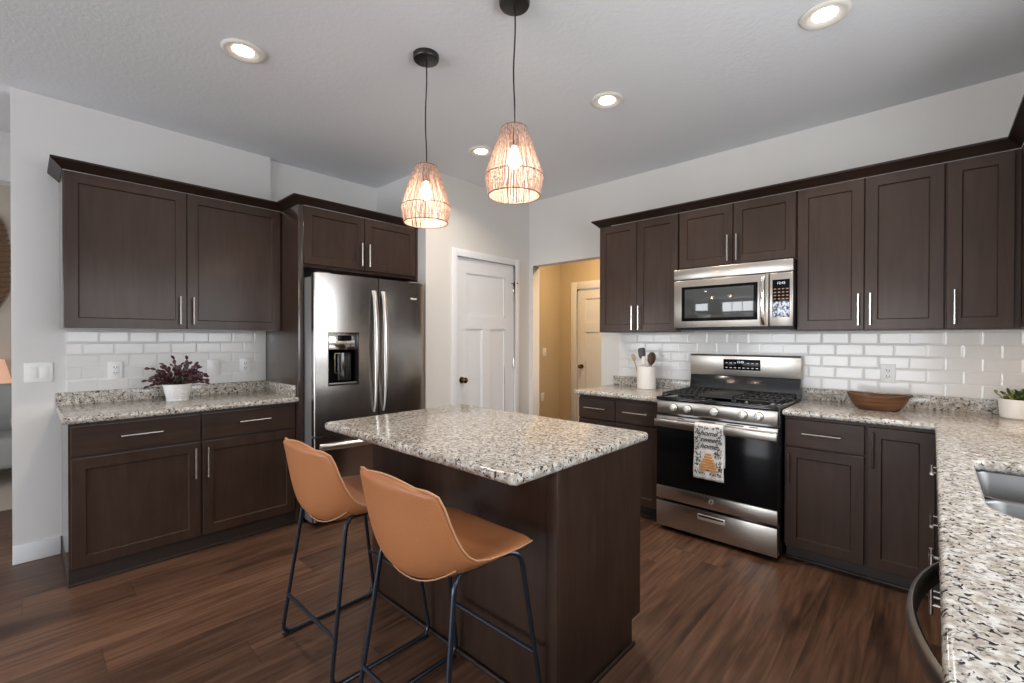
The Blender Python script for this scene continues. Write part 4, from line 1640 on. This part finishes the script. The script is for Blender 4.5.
utensil('spatula', 'dark grey silicone spatula standing tallest in the crock', 'silicone', 'spoon', (-.010, .005, .014), (-.032, -.008, .250), 'spatula', .095, .062)
utensil('spatula', 'small ivory spatula at the front of the crock', 'ivory', 'ivory', (.005, -.040, .014), (-.002, -.042, .200), 'spatula', .075, .034, .002)
utensil('wooden_spoon', 'pale wooden spoon leaning left out of the crock', 'spoon', 'spoon', (-.035, -.020, .014), (-.085, -.045, .228), 'spoon', .070, .036)
utensil('slotted_spoon', 'dark walnut spoon leaning right out of the crock', 'spoond', 'spoond', (.030, -.012, .014), (.048, -.014, .205), 'spoon', .105, .070)
utensil('turner', 'grey turner upright in the middle back of the crock', 'silicone', 'spoon', (.008, .034, .014), (.008, .036, .215), 'spatula', .075, .034, .002)

# bowl
bo = thing('wooden_bowl', 'oval brown wooden bowl on the counter right of the range', 'bowl', (-.235, 3.425, CT), R(-3))
rows_o, rows_i = [], []
n = 48
LZ = .088
for s in (0, .05, .15, .3, .5, .7, .85, 1.0):
    k_ = .56 + .44 * s ** .5
    row = []
    for i in range(n):
        a = 2 * PI * i / n
        rx, ry = .150 * k_, .095 * k_
        lift = .012 * (math.cos(a) ** 2) * s
        row.append((rx * math.cos(a), ry * math.sin(a), LZ * s + lift))
    rows_o.append(row)
for s in (1.0, .85, .7, .5, .3, .15):
    k_ = (.56 + .44 * s ** .5) - .055
    row = []
    for i in range(n):
        a = 2 * PI * i / n
        row.append((.150 * k_ * math.cos(a), .095 * k_ * math.sin(a), .010 + (LZ - .010) * s + .012 * (math.cos(a) ** 2) * s))
    rows_i.append(row)
B().grid(rows_o + rows_i, closed_u=True, cap=True).done('bowl_body', 'bowl', bo, sharp=50)

# ------------------------------------------------------------------ living room glimpse
tag(B().box(-6.95, -5.22, -2.2, .9, 0.0, .012, .004).done('area_rug', 'rug'), 'beige rug on the living room floor beyond the left wall', 'rug')
ac = thing('armchair', 'grey upholstered armchair glimpsed beyond the left wall', 'armchair', (-6.47, -.40, .012))
B().box(-.40, .42, -.42, .42, .14, .42, .05, 3).done('seat', 'greyfab', ac)
B().box(-.42, -.20, -.42, .42, .30, .86, .08, 3).done('backrest', 'greyfab', ac)
for s in (-1, 1):
    b = B().box(-.36, .44, s * .42 - .085, s * .42 + .085, .14, .56, .04, 3)
    b.tube([(-.36, s * .42, .56), (.45, s * .42, .56)], .10, 16)
    b.done('armrest', 'greyfab', ac)
for sx in (-.34, .36):
    for sy in (-.4, .4):
        B().tube([(sx, sy, 0), (sx, sy, .15)], [.015, .025], 8).done('leg', 'spoond', ac)
lt = thing('table_lamp', 'small table lamp with a glowing orange shade beyond the left wall', 'lamp', (-7.15, -.22, .60))
B().lathe([(0, 0), (.07, 0), (.07, .015), (.02, .03), (.04, .10), (.02, .20), (.010, .26), (0, .26)], 24).done('lamp_base', 'cream', lt)
B().lathe([(.15, .24), (.09, .50), (.088, .50), (.148, .24)], 32, cap=False).done('lamp_shade', 'lampshade', lt)
tt = thing('side_table', 'dark side table holding the lamp beyond the left wall', 'table', (-7.13, -.22, 0))
B().lathe([(0, .575), (.19, .575), (.195, .585), (.19, .60), (0, .60)], 32).done('table_top', 'spoond', tt)
for a in range(3):
    B().tube([(.12 * math.cos(a * 2.1), .12 * math.sin(a * 2.1), .575), (.16 * math.cos(a * 2.1), .16 * math.sin(a * 2.1), 0)], .012, 8).done('leg', 'spoond', tt)
wd2 = thing('wall_decor', 'brown woven leaf shaped decoration on the far living room wall', 'wall decor', (-7.335, -.235, 2.13))
pts = []
for i in range(32):
    a = 2 * PI * i / 32
    r_ = .56 if abs(math.sin(a)) > .9 else .40
    pts.append((.15 * math.cos(a) * (1 + .1 * math.sin(9 * a)), .52 * math.sin(a) * (1 + .05 * math.sin(7 * a))))
B().poly(pts, -.012, .012, 'x').done('woven_panel', 'rattan', wd2)
b = B()
for k_ in range(-8, 9):
    z = k_ * .055
    hw_ = .16 * math.sqrt(max(0, 1 - (z / .50) ** 2))
    if hw_ > .02:
        b.tube([(.014, -hw_, z + .03), (.020, 0, z), (.014, hw_, z + .03)], .008, 6)
b.tube([(.02, 0, -.52), (.02, 0, .52)], .010, 8)
b.done('rattan_ribs', 'rattan', wd2)

# warm lamps of the hall and living room
d = bpy.data.lights.new('hall_ceiling_glow', 'AREA')
d.shape = 'DISK'
d.size = .25
d.energy = 15
d.color = (1, .66, .30)
lo = bpy.data.objects.new('hall_ceiling_glow', d)
lo.location = (-3.0, 4.55, 2.72)
COL.objects.link(lo)
hl = thing('hall_ceiling_light', 'round glass ceiling light of the hall, mostly hidden above the opening', 'ceiling light', (-3.0, 4.55, ZC))
B().lathe([(0, 0), (.15, 0), (.15, -.02), (0, -.02)], 32).done('light_base', 'canw', hl)
B().lathe([(.14, -.02), (.13, -.045), (.08, -.058), (0, -.062)], 32, cap=False).done('glass_dome', 'lens', hl)
